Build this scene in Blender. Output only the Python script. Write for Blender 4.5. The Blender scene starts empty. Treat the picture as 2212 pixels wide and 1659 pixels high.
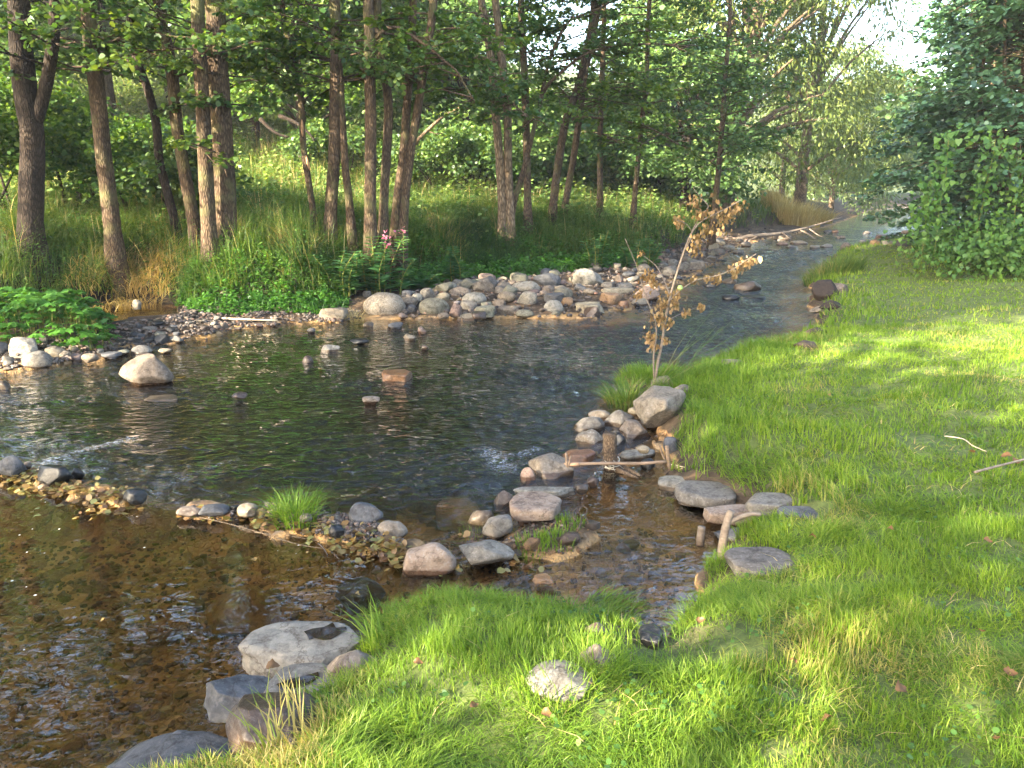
import bpy, math, random
import numpy as np
from mathutils import Vector, noise as mnoise

R = math.radians
rng = np.random.default_rng(7)
EXPOSURE = 3.55; SUNAZ = -128; SUNEL = 25; SUNPOWER = 4.4; HAZE = 0.0008; SKYP = 0.112
SHADE = [(-11, .6, 16, 4.1, 22000, .42), (-16.5, -3.6, 19, 4.4, 16000, .42), (-9.5, -4.0, 7.5, 2.9, 4600, .34), (-21, -1, 13, 3.6, 2200, .4)]
random.seed(7)
scene = bpy.context.scene
COL = scene.collection

# ------------------------------------------------------------------ camera, world, sun
CAMZ, PITCH, F, PW, PH = 1.9, R(14.4), 1671.0, 2212.0, 1659.0
cam_d = bpy.data.cameras.new('camera'); cam_d.sensor_width = 36; cam_d.lens = 36 * F / PW
cam_d.clip_start = 0.05; cam_d.clip_end = 2000
cam = bpy.data.objects.new('camera', cam_d); COL.objects.link(cam)
cam.location = (0, 0, CAMZ); cam.rotation_euler = (R(90) - PITCH, 0, 0)
scene.camera = cam
scene.view_settings.view_transform = 'Standard'; scene.view_settings.look = 'None'
scene.view_settings.gamma = 1.0; scene.view_settings.exposure = EXPOSURE
SUN_AZ, SUN_EL = R(SUNAZ), R(SUNEL)                  # azimuth from +Y towards +X
S = Vector((math.sin(SUN_AZ) * math.cos(SUN_EL), math.cos(SUN_AZ) * math.cos(SUN_EL), math.sin(SUN_EL)))
w = bpy.data.worlds.new('World'); scene.world = w; w.use_nodes = True
wn = w.node_tree; bg = wn.nodes['Background']
sky = wn.nodes.new('ShaderNodeTexSky'); sky.sky_type = 'NISHITA'; sky.sun_disc = False
sky.sun_elevation = SUN_EL; sky.sun_rotation = SUN_AZ; sky.air_density = 1.0; sky.dust_density = 3.0
wn.links.new(sky.outputs[0], bg.inputs[0]); bg.inputs[1].default_value = SKYP
sl = bpy.data.lights.new('sun', 'SUN'); sl.energy = SUNPOWER; sl.angle = R(0.5); sl.color = (1.0, 0.87, 0.66)
so = bpy.data.objects.new('sun', sl); COL.objects.link(so); so.rotation_euler = S.to_track_quat('Z', 'Y').to_euler()
scene.cycles.max_bounces = 8; scene.cycles.transparent_max_bounces = 12
scene.cycles.caustics_reflective = False; scene.cycles.caustics_refractive = False
scene.cycles.sample_clamp_indirect = 6

# ------------------------------------------------------------------ helpers
CP, SP = math.cos(PITCH), math.sin(PITCH)
def ray(px, py):
    dx, dy = (px - PW / 2) / F, (PH / 2 - py) / F
    return np.array([dx, CP + dy * SP, -SP + dy * CP])
def atz(px, py, z=0.0):
    r = ray(px, py); t = (z - CAMZ) / r[2]
    return np.array([0, 0, CAMZ]) + r * t
def aty(px, py, Y):
    r = ray(px, py)
    return np.array([0, 0, CAMZ]) + r * (Y / r[1])
def depth_of(p):
    return p[1] * CP - (p[2] - CAMZ) * SP

def tag(o, label=None, cat=None, group=None, kind=None):
    if label: o['label'] = label
    if cat: o['category'] = cat
    if group: o['group'] = group
    if kind: o['kind'] = kind
    return o
def empty(name, loc):
    o = bpy.data.objects.new(name, None); COL.objects.link(o); o.location = [float(v) for v in loc]
    o.empty_display_size = 0.1
    return o
def raw_mesh(name, V, faces_n, idx, mats, smooth=True, midx=None):
    """V (n,3); faces_n: verts per face (array); idx: flat vertex index list"""
    me = bpy.data.meshes.new(name)
    me.vertices.add(len(V)); me.vertices.foreach_set('co', np.asarray(V, np.float32).ravel())
    me.loops.add(len(idx)); me.loops.foreach_set('vertex_index', np.asarray(idx, np.int32))
    fn = np.asarray(faces_n, np.int32); st = np.zeros(len(fn), np.int32); st[1:] = np.cumsum(fn)[:-1]
    me.polygons.add(len(fn)); me.polygons.foreach_set('loop_start', st)
    try: me.polygons.foreach_set('loop_total', fn)
    except Exception: pass
    for m in (mats if isinstance(mats, (list, tuple)) else [mats]): me.materials.append(m)
    if midx is not None: me.polygons.foreach_set('material_index', np.asarray(midx, np.int32))
    me.update(calc_edges=True)
    me.polygons.foreach_set('use_smooth', np.full(len(fn), smooth))
    return me
def link(name, me, parent=None, loc=None):
    o = bpy.data.objects.new(name, me); COL.objects.link(o)
    if parent is not None: o.parent = parent
    if loc is not None: o.location = [float(v) for v in loc]
    return o

class MB:
    """collects geometry pieces in world space, builds ONE mesh"""
    def __init__(s): s.V = []; s.N = []; s.I = []; s.M = []; s.n = 0
    def add(s, V, N, I, m=0):
        s.V.append(np.asarray(V, float)); s.N.append(np.asarray(N)); s.I.append(np.asarray(I) + s.n)
        s.M.append(np.full(len(N), m)); s.n += len(V)
    def build(s, name, mats, parent=None, origin=None, smooth=True):
        V = np.concatenate(s.V)
        org = np.array(origin if origin is not None else (0, 0, 0), float)
        me = raw_mesh(name, V - org, np.concatenate(s.N), np.concatenate(s.I), mats, smooth, np.concatenate(s.M))
        return link(name, me, parent, org if parent is None else None)

def tube(pts, rad, sides=8, rough=0.0, cap=True, sub=0):
    P = np.asarray(pts, float); r = np.asarray(rad, float)
    if sub:
        t = np.linspace(0, len(P) - 1, (len(P) - 1) * sub + 1)
        # catmull-rom
        i = np.clip(np.floor(t).astype(int), 0, len(P) - 2); f = (t - i)[:, None]
        p1, p2 = P[i], P[i + 1]; p0 = P[np.maximum(i - 1, 0)]; p3 = P[np.minimum(i + 2, len(P) - 1)]
        r = np.interp(t, np.arange(len(P)), r)
        P = 0.5 * ((2 * p1) + (-p0 + p2) * f + (2 * p0 - 5 * p1 + 4 * p2 - p3) * f ** 2 + (-p0 + 3 * p1 - 3 * p2 + p3) * f ** 3)
    n = len(P)
    T = np.gradient(P, axis=0); T /= np.linalg.norm(T, axis=1)[:, None] + 1e-9
    ref = np.array([1, 0.05, 0]) if abs(T[0, 0]) < 0.8 else np.array([0, 0.1, 1.0])
    A = np.cross(T, ref); A /= np.linalg.norm(A, axis=1)[:, None] + 1e-9
    B = np.cross(T, A)
    th = np.linspace(0, 2 * np.pi, sides, endpoint=False)
    ring = np.cos(th)[None, :, None] * A[:, None] + np.sin(th)[None, :, None] * B[:, None]
    rr = r[:, None] * (1 + rough * rng.standard_normal((n, sides)) * 0.5 + rough * np.sin(th * 3 + rng.random() * 6)[None] * .6)
    V = (P[:, None] + ring * rr[:, :, None]).reshape(-1, 3)
    i, j = np.meshgrid(np.arange(n - 1), np.arange(sides), indexing='ij'); j2 = (j + 1) % sides
    Q = np.stack([i * sides + j, (i + 1) * sides + j, (i + 1) * sides + j2, i * sides + j2], -1).reshape(-1, 4)
    N = [4] * len(Q); I = list(Q.ravel())
    if cap:
        N += [sides, sides]; I += list(range(sides)); I += list(range(n * sides - 1, (n - 1) * sides - 1, -1))
    return V, N, I

def vnoise(x, y, s=1.0, seed=0):
    """cheap smooth pseudo noise in about [-1,1]"""
    r_ = np.random.default_rng(1000 + seed); out = 0
    for k in range(7):
        a = r_.random() * 6.28; f = (0.6 + r_.random() * 1.6) / s
        out = out + np.sin((x * math.cos(a) + y * math.sin(a)) * f * 6.28 / 1.6 + r_.random() * 6.28)
    return out / 3.2

def basis(n_dir, roll):
    """orthonormal axes (U along leaf, W across, Nn normal) from leaf direction U and roll"""
    U = n_dir / (np.linalg.norm(n_dir, axis=1)[:, None] + 1e-9)
    up = np.tile([0, 0, 1.0], (len(U), 1)); par = np.abs(U[:, 2]) > 0.95; up[par] = [1, 0, 0]
    W = np.cross(up, U); W /= np.linalg.norm(W, axis=1)[:, None] + 1e-9
    Nn = np.cross(U, W)
    c, s_ = np.cos(roll)[:, None], np.sin(roll)[:, None]
    return U, W * c + Nn * s_, Nn * c - W * s_
HEX = np.array([(0, 0, 0), (.28, .40, .06), (.72, .36, .05), (1, 0, -.06), (.72, -.36, .05), (.28, -.40, .06)])
HEART = np.array([(0, 0, 0), (-.12, .28, .04), (.15, .48, .07), (.6, .32, .03), (1.05, 0, -.1), (.6, -.32, .03), (.15, -.48, .07), (-.12, -.28, .04)])
LOBED = np.array([(0, 0, 0), (.05, .38, .03), (.30, .22, .02), (.42, .52, .0), (.55, .20, .03), (.98, .16, -.06), (.80, 0, -.02), (.98, -.16, -.06), (.55, -.20, .03), (.42, -.52, .0), (.30, -.22, .02), (.05, -.38, .03)])
DIA = np.array([(0, 0, 0), (.5, .36, .04), (1, 0, -.04), (.5, -.36, .04)])
SLIM = np.array([(0, 0, 0), (.45, .13, .02), (1, 0, -.08), (.45, -.13, .02)])
LANCE = np.array([(0, 0, 0), (.3, .16, .03), (.65, .13, .0), (1.05, 0, -.12), (.65, -.13, .0), (.3, -.16, .03)])
def leaves(mb, P, D, size, shape=HEX, roll=0.5, m=0):
    n = len(P)
    if n == 0: return
    U, W, Nn = basis(np.asarray(D, float), rng.normal(0, roll, n))
    s_ = np.broadcast_to(np.asarray(size, float), (n,))[:, None, None]
    V = P[:, None] + s_ * (shape[None, :, 0:1] * U[:, None] + shape[None, :, 1:2] * W[:, None] + shape[None, :, 2:3] * Nn[:, None])
    k = len(shape)
    mb.add(V.reshape(-1, 3), np.full(n, k), np.arange(n * k), m)
def blades(mb, base, h, width, lean, az, seg=2, curl=1.0, m=0):
    """grass blades: base (n,3), heights, widths, lean (horizontal reach / height), azimuth of lean"""
    n = len(base); h = np.broadcast_to(h, (n,)); width = np.broadcast_to(width, (n,)); lean = np.broadcast_to(lean, (n,))
    d = np.stack([np.cos(az), np.sin(az), np.zeros(n)], 1)
    fa = az + np.pi / 2 + rng.normal(0, .7, n); wv = np.stack([np.cos(fa), np.sin(fa), np.zeros(n)], 1)
    rows = []
    for k in range(seg + 1):
        t = k / seg
        reach = lean * h * (t ** (1 + curl)); z = h * (t - 0.35 * np.minimum(lean, 1.6) * t * t)
        c = base + d * reach[:, None] + np.array([0, 0, 1.0]) * z[:, None]
        if k < seg:
            ww = (width * (1 - 0.55 * t) / 2)[:, None]
            rows += [c - wv * ww, c + wv * ww]
        else: rows.append(c)
    V = np.stack(rows, 1); k = V.shape[1]
    off = (np.arange(n) * k)[:, None]; I = []; N = []
    fs = []
    for q in range(seg - 1): fs.append([2 * q, 2 * q + 1, 2 * q + 3, 2 * q + 2])
    quads = np.array(fs, int).reshape(-1)
    tri = np.array([2 * seg - 2, 2 * seg - 1, 2 * seg])
    per = np.concatenate([quads, tri]); I = (off + per[None]).ravel()
    N = np.tile([4] * (seg - 1) + [3], n)
    mb.add(V.reshape(-1, 3), N, I, m)

# ------------------------------------------------------------------ materials
def mat(name):
    m = bpy.data.materials.new(name); m.use_nodes = True; nt = m.node_tree; nt.nodes.clear()
    out = nt.nodes.new('ShaderNodeOutputMaterial')
    return m, nt, out
def nd(nt, t, **kw):
    n = nt.nodes.new('ShaderNode' + t)
    for k, v in kw.items():
        if k in ('i',):
            for kk, vv in v.items(): n.inputs[kk].default_value = vv
        else: setattr(n, k, v)
    return n
def L(nt, a, b): nt.links.new(a, b)
def ramp(nt, fac, stops):
    r = nt.nodes.new('ShaderNodeValToRGB'); e = r.color_ramp.elements
    while len(e) < len(stops): e.new(0.5)
    for q, (p, c) in zip(e, stops): q.position = p; q.color = (c + (1,)) if len(c) == 3 else c
    if fac is not None: L(nt, fac, r.inputs[0])
    return r
def mixc(nt, f, a, b, mode='MIX'):
    n = nt.nodes.new('ShaderNodeMix'); n.data_type = 'RGBA'; n.blend_type = mode
    for s_, v in ((n.inputs[0], f), (n.inputs[6], a), (n.inputs[7], b)):
        if isinstance(v, (int, float)): s_.default_value = v
        elif isinstance(v, tuple): s_.default_value = v + (1,) if len(v) == 3 else v
        else: L(nt, v, s_)
    return n.outputs[2]
def math_(nt, op, a, b=None, c=None):
    n = nt.nodes.new('ShaderNodeMath'); n.operation = op
    for k, v in enumerate((a, b, c)):
        if v is None: continue
        if isinstance(v, (int, float)): n.inputs[k].default_value = v
        else: L(nt, v, n.inputs[k])
    return n.outputs[0]

def leaf_mat(name, c_dark, c_mid, c_light, trans=0.4, gloss=0.12, patch=1.5, rough=0.45, dry=None, dry_at=0.62):
    m, nt, out = mat(name)
    g = nd(nt, 'NewGeometry')
    r = ramp(nt, g.outputs['Random Per Island'], [(0.0, c_dark), (0.5, c_mid), (1.0, c_light)])
    no = nd(nt, 'TexNoise', i={'Scale': 1 / patch, 'Detail': 3.0}); L(nt, g.outputs['Position'], no.inputs['Vector'])
    f = ramp(nt, no.outputs[0], [(0.3, (.72, .8, .8)), (0.7, (1.25, 1.15, .95))])
    c = mixc(nt, 1.0, r.outputs[0], f.outputs[0], 'MULTIPLY')
    if dry:
        n2 = nd(nt, 'TexNoise', i={'Scale': 1.3, 'Detail': 4.0}); L(nt, g.outputs['Position'], n2.inputs['Vector'])
        k = math_(nt, 'ADD', n2.outputs[0], math_(nt, 'MULTIPLY', g.outputs['Random Per Island'], .22))
        rr = ramp(nt, k, [(dry_at, (0, 0, 0)), (dry_at + .12, (1, 1, 1))])
        c = mixc(nt, rr.outputs[0], c, dry)
    d = nd(nt, 'BsdfDiffuse'); L(nt, c, d.inputs[0])
    t = nd(nt, 'BsdfTranslucent'); c2 = mixc(nt, 1.0, c, (1.25, 1.15, .55), 'MULTIPLY'); L(nt, c2, t.inputs[0])
    mx = nd(nt, 'MixShader', i={0: trans}); L(nt, d.outputs[0], mx.inputs[1]); L(nt, t.outputs[0], mx.inputs[2])
    gl = nd(nt, 'BsdfGlossy', i={'Roughness': rough}); gl.inputs[0].default_value = (.9, .95, 1, 1)
    lw = nd(nt, 'LayerWeight', i={'Blend': .25}); k = math_(nt, 'ADD', math_(nt, 'MULTIPLY', lw.outputs['Facing'], gloss * .45), gloss * .15)
    mx2 = nd(nt, 'MixShader'); L(nt, k, mx2.inputs[0]); L(nt, mx.outputs[0], mx2.inputs[1]); L(nt, gl.outputs[0], mx2.inputs[2])
    L(nt, mx2.outputs[0], out.inputs[0])
    return m

def rock_mat(name, base, alt, speck=(.55, .52, .46), speck_amt=.35, rough=.85, wetline=True, wet=(.045, .035, .028), allwet=False, spread=.22):
    m, nt, out = mat(name)
    g = nd(nt, 'NewGeometry'); tc = nd(nt, 'TexCoord'); oi = nd(nt, 'ObjectInfo')
    off = nd(nt, 'VectorMath', operation='ADD'); L(nt, tc.outputs['Object'], off.inputs[0])
    sc_ = nd(nt, 'VectorMath', operation='SCALE', i={'Scale': 40.0})
    cv = nd(nt, 'CombineXYZ'); L(nt, oi.outputs['Random'], cv.inputs[0]); L(nt, oi.outputs['Random'], cv.inputs[1]); L(nt, cv.outputs[0], sc_.inputs[0]); L(nt, sc_.outputs[0], off.inputs[1])
    n1 = nd(nt, 'TexNoise', i={'Scale': 5.0, 'Detail': 6.0, 'Roughness': .62}); L(nt, off.outputs[0], n1.inputs['Vector'])
    n2 = nd(nt, 'TexNoise', i={'Scale': 60.0, 'Detail': 4.0, 'Roughness': .7}); L(nt, off.outputs[0], n2.inputs['Vector'])
    n3 = nd(nt, 'TexNoise', i={'Scale': 18.0, 'Detail': 8.0, 'Roughness': .7}); L(nt, off.outputs[0], n3.inputs['Vector'])
    r1 = ramp(nt, n1.outputs[0], [(0.32, base), (0.66, alt)])
    c = r1.outputs[0]
    rs = ramp(nt, n2.outputs[0], [(0.50, (0, 0, 0)), (0.66, (1, 1, 1))])
    c = mixc(nt, math_(nt, 'MULTIPLY', rs.outputs[0], speck_amt), c, speck)
    rd = ramp(nt, n3.outputs[0], [(0.32, (.38, .35, .32)), (0.52, (1, 1, 1)), (.72, (1.22, 1.2, 1.15))])
    c = mixc(nt, 1.0, c, rd.outputs[0], 'MULTIPLY')
    cd = nd(nt, 'VectorMath', operation='ADD'); L(nt, off.outputs[0], cd.inputs[0]); sv = nd(nt, 'VectorMath', operation='SCALE', i={'Scale': .25}); L(nt, n1.outputs['Color'], sv.inputs[0]); L(nt, sv.outputs[0], cd.inputs[1])
    ck = nd(nt, 'TexVoronoi', feature='DISTANCE_TO_EDGE', i={'Scale': 4.5}); L(nt, cd.outputs[0], ck.inputs['Vector'])
    c = mixc(nt, 1.0, c, ramp(nt, ck.outputs[0], [(0, (.5, .46, .42)), (.018, (1, 1, 1))]).outputs[0], 'MULTIPLY')
    br = nd(nt, 'BrightContrast'); L(nt, c, br.inputs[0])
    v = nd(nt, 'HueSaturation'); L(nt, c, v.inputs['Color'])
    L(nt, math_(nt, 'ADD', math_(nt, 'MULTIPLY', oi.outputs['Random'], spread * 1.05), .47 * (1 - spread)), v.inputs['Value'])
    L(nt, math_(nt, 'ADD', math_(nt, 'MULTIPLY', oi.outputs['Random'], .03), .487), v.inputs['Hue'])
    c = v.outputs[0]
    p = nd(nt, 'BsdfPrincipled')
    if allwet:
        L(nt, c, p.inputs['Base Color']); p.inputs['Roughness'].default_value = .34
    elif wetline:
        sx = nd(nt, 'SeparateXYZ'); L(nt, g.outputs['Position'], sx.inputs[0])
        zz = math_(nt, 'ADD', sx.outputs[2], math_(nt, 'MULTIPLY', n1.outputs[0], -.05))
        rw = ramp(nt, zz, [(0.0, (1, 1, 1)), (0.012, (0, 0, 0))])
        c2 = mixc(nt, 1.0, c, (.38, .30, .24), 'MULTIPLY')
        c = mixc(nt, rw.outputs[0], c, c2)
        L(nt, c, p.inputs['Base Color'])
        L(nt, math_(nt, 'SUBTRACT', rough, math_(nt, 'MULTIPLY', rw.outputs[0], rough - .2)), p.inputs['Roughness'])
    else:
        L(nt, c, p.inputs['Base Color']); p.inputs['Roughness'].default_value = rough
    p.inputs['Specular IOR Level'].default_value = .35
    b1 = nd(nt, 'Bump', i={'Strength': .55, 'Distance': .012}); L(nt, n3.outputs[0], b1.inputs['Height'])
    b2 = nd(nt, 'Bump', i={'Strength': .5, 'Distance': .004}); L(nt, n2.outputs[0], b2.inputs['Height']); L(nt, b1.outputs[0], b2.inputs['Normal'])
    L(nt, b2.outputs[0], p.inputs['Normal']); L(nt, p.outputs[0], out.inputs[0])
    return m

M = {}
M['rgrey'] = rock_mat('grey_stone', (.165, .148, .124), (.265, .235, .19))
M['rpale'] = rock_mat('pale_stone', (.24, .22, .185), (.36, .325, .265), speck=(.5, .46, .39))
M['rtan'] = rock_mat('tan_stone', (.23, .18, .125), (.33, .27, .185))
M['rpink'] = rock_mat('pink_stone', (.28, .185, .14), (.36, .26, .20))
M['rolive'] = rock_mat('olive_stone', (.18, .172, .12), (.28, .26, .18))
M['rorange'] = rock_mat('orange_stone', (.28, .14, .062), (.35, .21, .12))
M['rslate'] = rock_mat('slate_stone', (.085, .09, .098), (.16, .16, .165), speck_amt=.15)
M['rbrown'] = rock_mat('brown_stone', (.19, .145, .105), (.28, .225, .17))
M['rspeck'] = rock_mat('speckled_granite', (.17, .13, .10), (.34, .27, .205), speck=(.6, .54, .45), speck_amt=.7)
M['rdark'] = rock_mat('dark_wet_stone', (.008, .009, .011), (.020, .019, .018), speck_amt=.1, allwet=True)
M['rwet'] = rock_mat('brown_wet_stone', (.065, .042, .028), (.13, .085, .052), speck_amt=.2, allwet=True)
M['rwetorange'] = rock_mat('orange_wet_stone', (.24, .11, .042), (.33, .18, .08), speck_amt=.25, allwet=True)
M['rpebble'] = rock_mat('pebble_stone', (.13, .105, .085), (.31, .25, .195), speck_amt=.3)

def bark_mat(name, c1, c2, scale=1.0, moss=None):
    m, nt, out = mat(name)
    tc = nd(nt, 'TexCoord'); oi = nd(nt, 'ObjectInfo')
    mp = nd(nt, 'Mapping'); mp.inputs['Scale'].default_value = (34 * scale, 34 * scale, 9 * scale); L(nt, tc.outputs['Object'], mp.inputs[0])
    nn = nd(nt, 'TexNoise', i={'Scale': 1.4, 'Detail': 4.0}); L(nt, mp.outputs[0], nn.inputs['Vector'])
    ad = mixc(nt, .25, mp.outputs[0], nn.outputs['Color'], 'ADD')
    vo = nd(nt, 'TexVoronoi', feature='DISTANCE_TO_EDGE', i={'Scale': 1.0}); L(nt, ad, vo.inputs['Vector'])
    n2 = nd(nt, 'TexNoise', i={'Scale': 3.0, 'Detail': 5.0}); L(nt, tc.outputs['Object'], n2.inputs['Vector'])
    cr = ramp(nt, vo.outputs[0], [(0.0, tuple(v * .5 for v in c1)), (0.14, c1), (.5, c2)])
    nr = ramp(nt, n2.outputs[0], [(.35, (.7, .7, .72)), (.65, (1.2, 1.15, 1.1))])
    c = mixc(nt, 1.0, cr.outputs[0], nr.outputs[0], 'MULTIPLY')
    if moss:
        n3 = nd(nt, 'TexNoise', i={'Scale': 2.2, 'Detail': 5.0}); L(nt, tc.outputs['Object'], n3.inputs['Vector'])
        c = mixc(nt, ramp(nt, n3.outputs[0], [(.52, (0, 0, 0)), (.68, (1, 1, 1))]).outputs[0], c, moss)
    p = nd(nt, 'BsdfPrincipled', i={'Roughness': .9}); p.inputs['Specular IOR Level'].default_value = .2
    L(nt, c, p.inputs['Base Color'])
    hr = ramp(nt, vo.outputs[0], [(0, (0, 0, 0)), (.22, (1, 1, 1))])
    b = nd(nt, 'Bump', i={'Strength': .7, 'Distance': .015}); L(nt, hr.outputs[0], b.inputs['Height'])
    L(nt, b.outputs[0], p.inputs['Normal']); L(nt, p.outputs[0], out.inputs[0])
    return m
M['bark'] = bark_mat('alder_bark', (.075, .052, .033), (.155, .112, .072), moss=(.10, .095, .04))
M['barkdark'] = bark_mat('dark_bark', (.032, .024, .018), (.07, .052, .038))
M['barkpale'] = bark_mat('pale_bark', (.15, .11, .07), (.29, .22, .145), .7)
M['twig'] = bark_mat('twig_bark', (.16, .11, .07), (.27, .20, .13), 3)
M['driftwood'] = bark_mat('driftwood', (.22, .18, .14), (.36, .31, .25), 2)
M['rotwood'] = bark_mat('rotten_wood', (.10, .07, .045), (.22, .165, .11), 3.5)
M['peeled'] = bark_mat('peeled_wood', (.45, .24, .12), (.55, .36, .20), 2)

def wood_mat(name, c1, c2):
    m, nt, out = mat(name)
    tc = nd(nt, 'TexCoord'); mp = nd(nt, 'Mapping'); mp.inputs['Scale'].default_value = (9, 60, 60); L(nt, tc.outputs['Object'], mp.inputs[0])
    n = nd(nt, 'TexNoise', i={'Scale': 1.5, 'Detail': 5.0}); L(nt, mp.outputs[0], n.inputs['Vector'])
    n2 = nd(nt, 'TexNoise', i={'Scale': 14.0, 'Detail': 3.0}); L(nt, tc.outputs['Object'], n2.inputs['Vector'])
    c = mixc(nt, 1.0, ramp(nt, n.outputs[0], [(.3, c1), (.7, c2)]).outputs[0], ramp(nt, n2.outputs[0], [(.3, (.7, .68, .65)), (.7, (1.15, 1.12, 1.1))]).outputs[0], 'MULTIPLY')
    g = nd(nt, 'NewGeometry'); sx = nd(nt, 'SeparateXYZ'); L(nt, g.outputs['Position'], sx.inputs[0])
    wz = ramp(nt, math_(nt, 'ADD', sx.outputs[2], math_(nt, 'MULTIPLY', n2.outputs[0], -.04)), [(.0, (.28, .24, .2)), (.04, (1, 1, 1))]); c = mixc(nt, 1.0, c, wz.outputs[0], 'MULTIPLY')
    p = nd(nt, 'BsdfPrincipled', i={'Roughness': .8}); L(nt, c, p.inputs['Base Color'])
    b = nd(nt, 'Bump', i={'Strength': .6, 'Distance': .004}); L(nt, n.outputs[0], b.inputs['Height']); L(nt, b.outputs[0], p.inputs['Normal']); L(nt, p.outputs[0], out.inputs[0])
    return m
M['driftwood'] = wood_mat('grey_driftwood', (.12, .09, .065), (.21, .17, .125)); M['twig'] = wood_mat('twig_wood', (.12, .08, .05), (.24, .17, .11)); M['peeled'] = wood_mat('peeled_orange_wood', (.36, .19, .09), (.46, .28, .15))
M['palewood'] = wood_mat('pale_straw_wood', (.38, .30, .19), (.52, .44, .31))
M['bedgravel'] = rock_mat('amber_bed_gravel', (.16, .09, .04), (.36, .22, .09), speck=(.42, .34, .2), wetline=False)
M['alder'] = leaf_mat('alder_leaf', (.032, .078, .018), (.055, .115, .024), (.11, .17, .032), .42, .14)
M['aldersun'] = leaf_mat('sunlit_alder_leaf', (.04, .085, .015), (.08, .15, .022), (.16, .22, .035), .5, .10)  # copy of the alder leaf with yellow-green sunlight put into its colour
M['hazel'] = leaf_mat('hazel_leaf', (.026, .07, .034), (.042, .105, .048), (.07, .15, .062), .32, .26, rough=.4)
M['willow'] = leaf_mat('willow_leaf', (.09, .15, .065), (.14, .21, .09), (.22, .29, .12), .4, .10, 3)
M['willowgold'] = leaf_mat('sunlit_willow_leaf', (.07, .115, .03), (.12, .17, .05), (.20, .24, .07), .45, .10, 3)  # warm sun on the willows is painted into this leaf colour
M['under'] = leaf_mat('understory_leaf', (.035, .09, .018), (.065, .14, .026), (.13, .20, .036), .45, .08)
M['forest'] = leaf_mat('forest_leaf', (.055, .12, .04), (.09, .17, .055), (.15, .23, .08), .4, .08, 4)
M['herb'] = leaf_mat('herb_leaf', (.030, .075, .016), (.055, .125, .025), (.10, .19, .035), .42, .08, 1.2)
M['cover'] = leaf_mat('ground_cover_leaf', (.030, .10, .012), (.055, .16, .018), (.09, .22, .03), .42, .10, .8)
M['bindweed'] = leaf_mat('bindweed_leaf', (.04, .11, .015), (.065, .15, .022), (.10, .19, .03), .4, .12, 1.)
M['meadow'] = leaf_mat('sunlit_herb_leaf', (.07, .14, .03), (.12, .20, .05), (.20, .28, .08), .45, .08, 2)  # brighter herb leaf, the lit meadow is painted in by colour
M['balsam'] = leaf_mat('balsam_leaf', (.035, .10, .035), (.055, .15, .045), (.10, .21, .06), .42, .10, .8)
M['grass'] = leaf_mat('lawn_grass_blade', (.085, .165, .014), (.14, .24, .024), (.22, .30, .045), .5, .06, .9, dry=(.34, .28, .10), dry_at=.74)
M['tallgrass'] = leaf_mat('tall_grass_blade', (.04, .085, .014), (.075, .14, .025), (.15, .20, .05), .42, .06, 1.2, dry=(.30, .24, .10), dry_at=.70)
M['bluegrass'] = leaf_mat('dark_blue_grass_blade', (.025, .065, .028), (.04, .095, .038), (.065, .13, .05), .35, .10, 1.)
M['straw'] = leaf_mat('dry_grass_straw', (.30, .22, .10), (.42, .33, .16), (.52, .43, .24), .35, .05)
M['yleaf'] = leaf_mat('yellow_fallen_leaf', (.07, .035, .018), (.20, .12, .03), (.15, .16, .055), .3, .16)
M['bleaf'] = leaf_mat('brown_dead_leaf', (.09, .048, .026), (.13, .072, .038), (.17, .10, .05), .3, .06)
M['curl'] = leaf_mat('curled_dead_leaf', (.14, .085, .042), (.26, .165, .08), (.38, .26, .13), .35, .06)
M['pink'] = leaf_mat('pink_petal', (.45, .12, .28), (.55, .18, .36), (.62, .26, .44), .4, .05)
M['stem'] = leaf_mat('green_stem', (.10, .13, .03), (.16, .18, .05), (.22, .20, .07), .2, .05)
def plain(name, c, rough=.7):
    m, nt, out = mat(name)
    tc = nd(nt, 'TexCoord'); n = nd(nt, 'TexNoise', i={'Scale': 30.0, 'Detail': 4.0}); L(nt, tc.outputs['Object'], n.inputs['Vector'])
    r = ramp(nt, n.outputs[0], [(.3, tuple(v * .7 for v in c)), (.7, tuple(min(v * 1.2, .9) for v in c))])
    p = nd(nt, 'BsdfPrincipled', i={'Roughness': rough}); L(nt, r.outputs[0], p.inputs['Base Color']); L(nt, p.outputs[0], out.inputs[0])
    return m
M['twine'] = plain('pale_twine', (.55, .50, .38)); M['snail'] = plain('pale_shell', (.6, .55, .45), .4); M['fruit'] = plain('green_fruit', (.28, .36, .10), .4)

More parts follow.
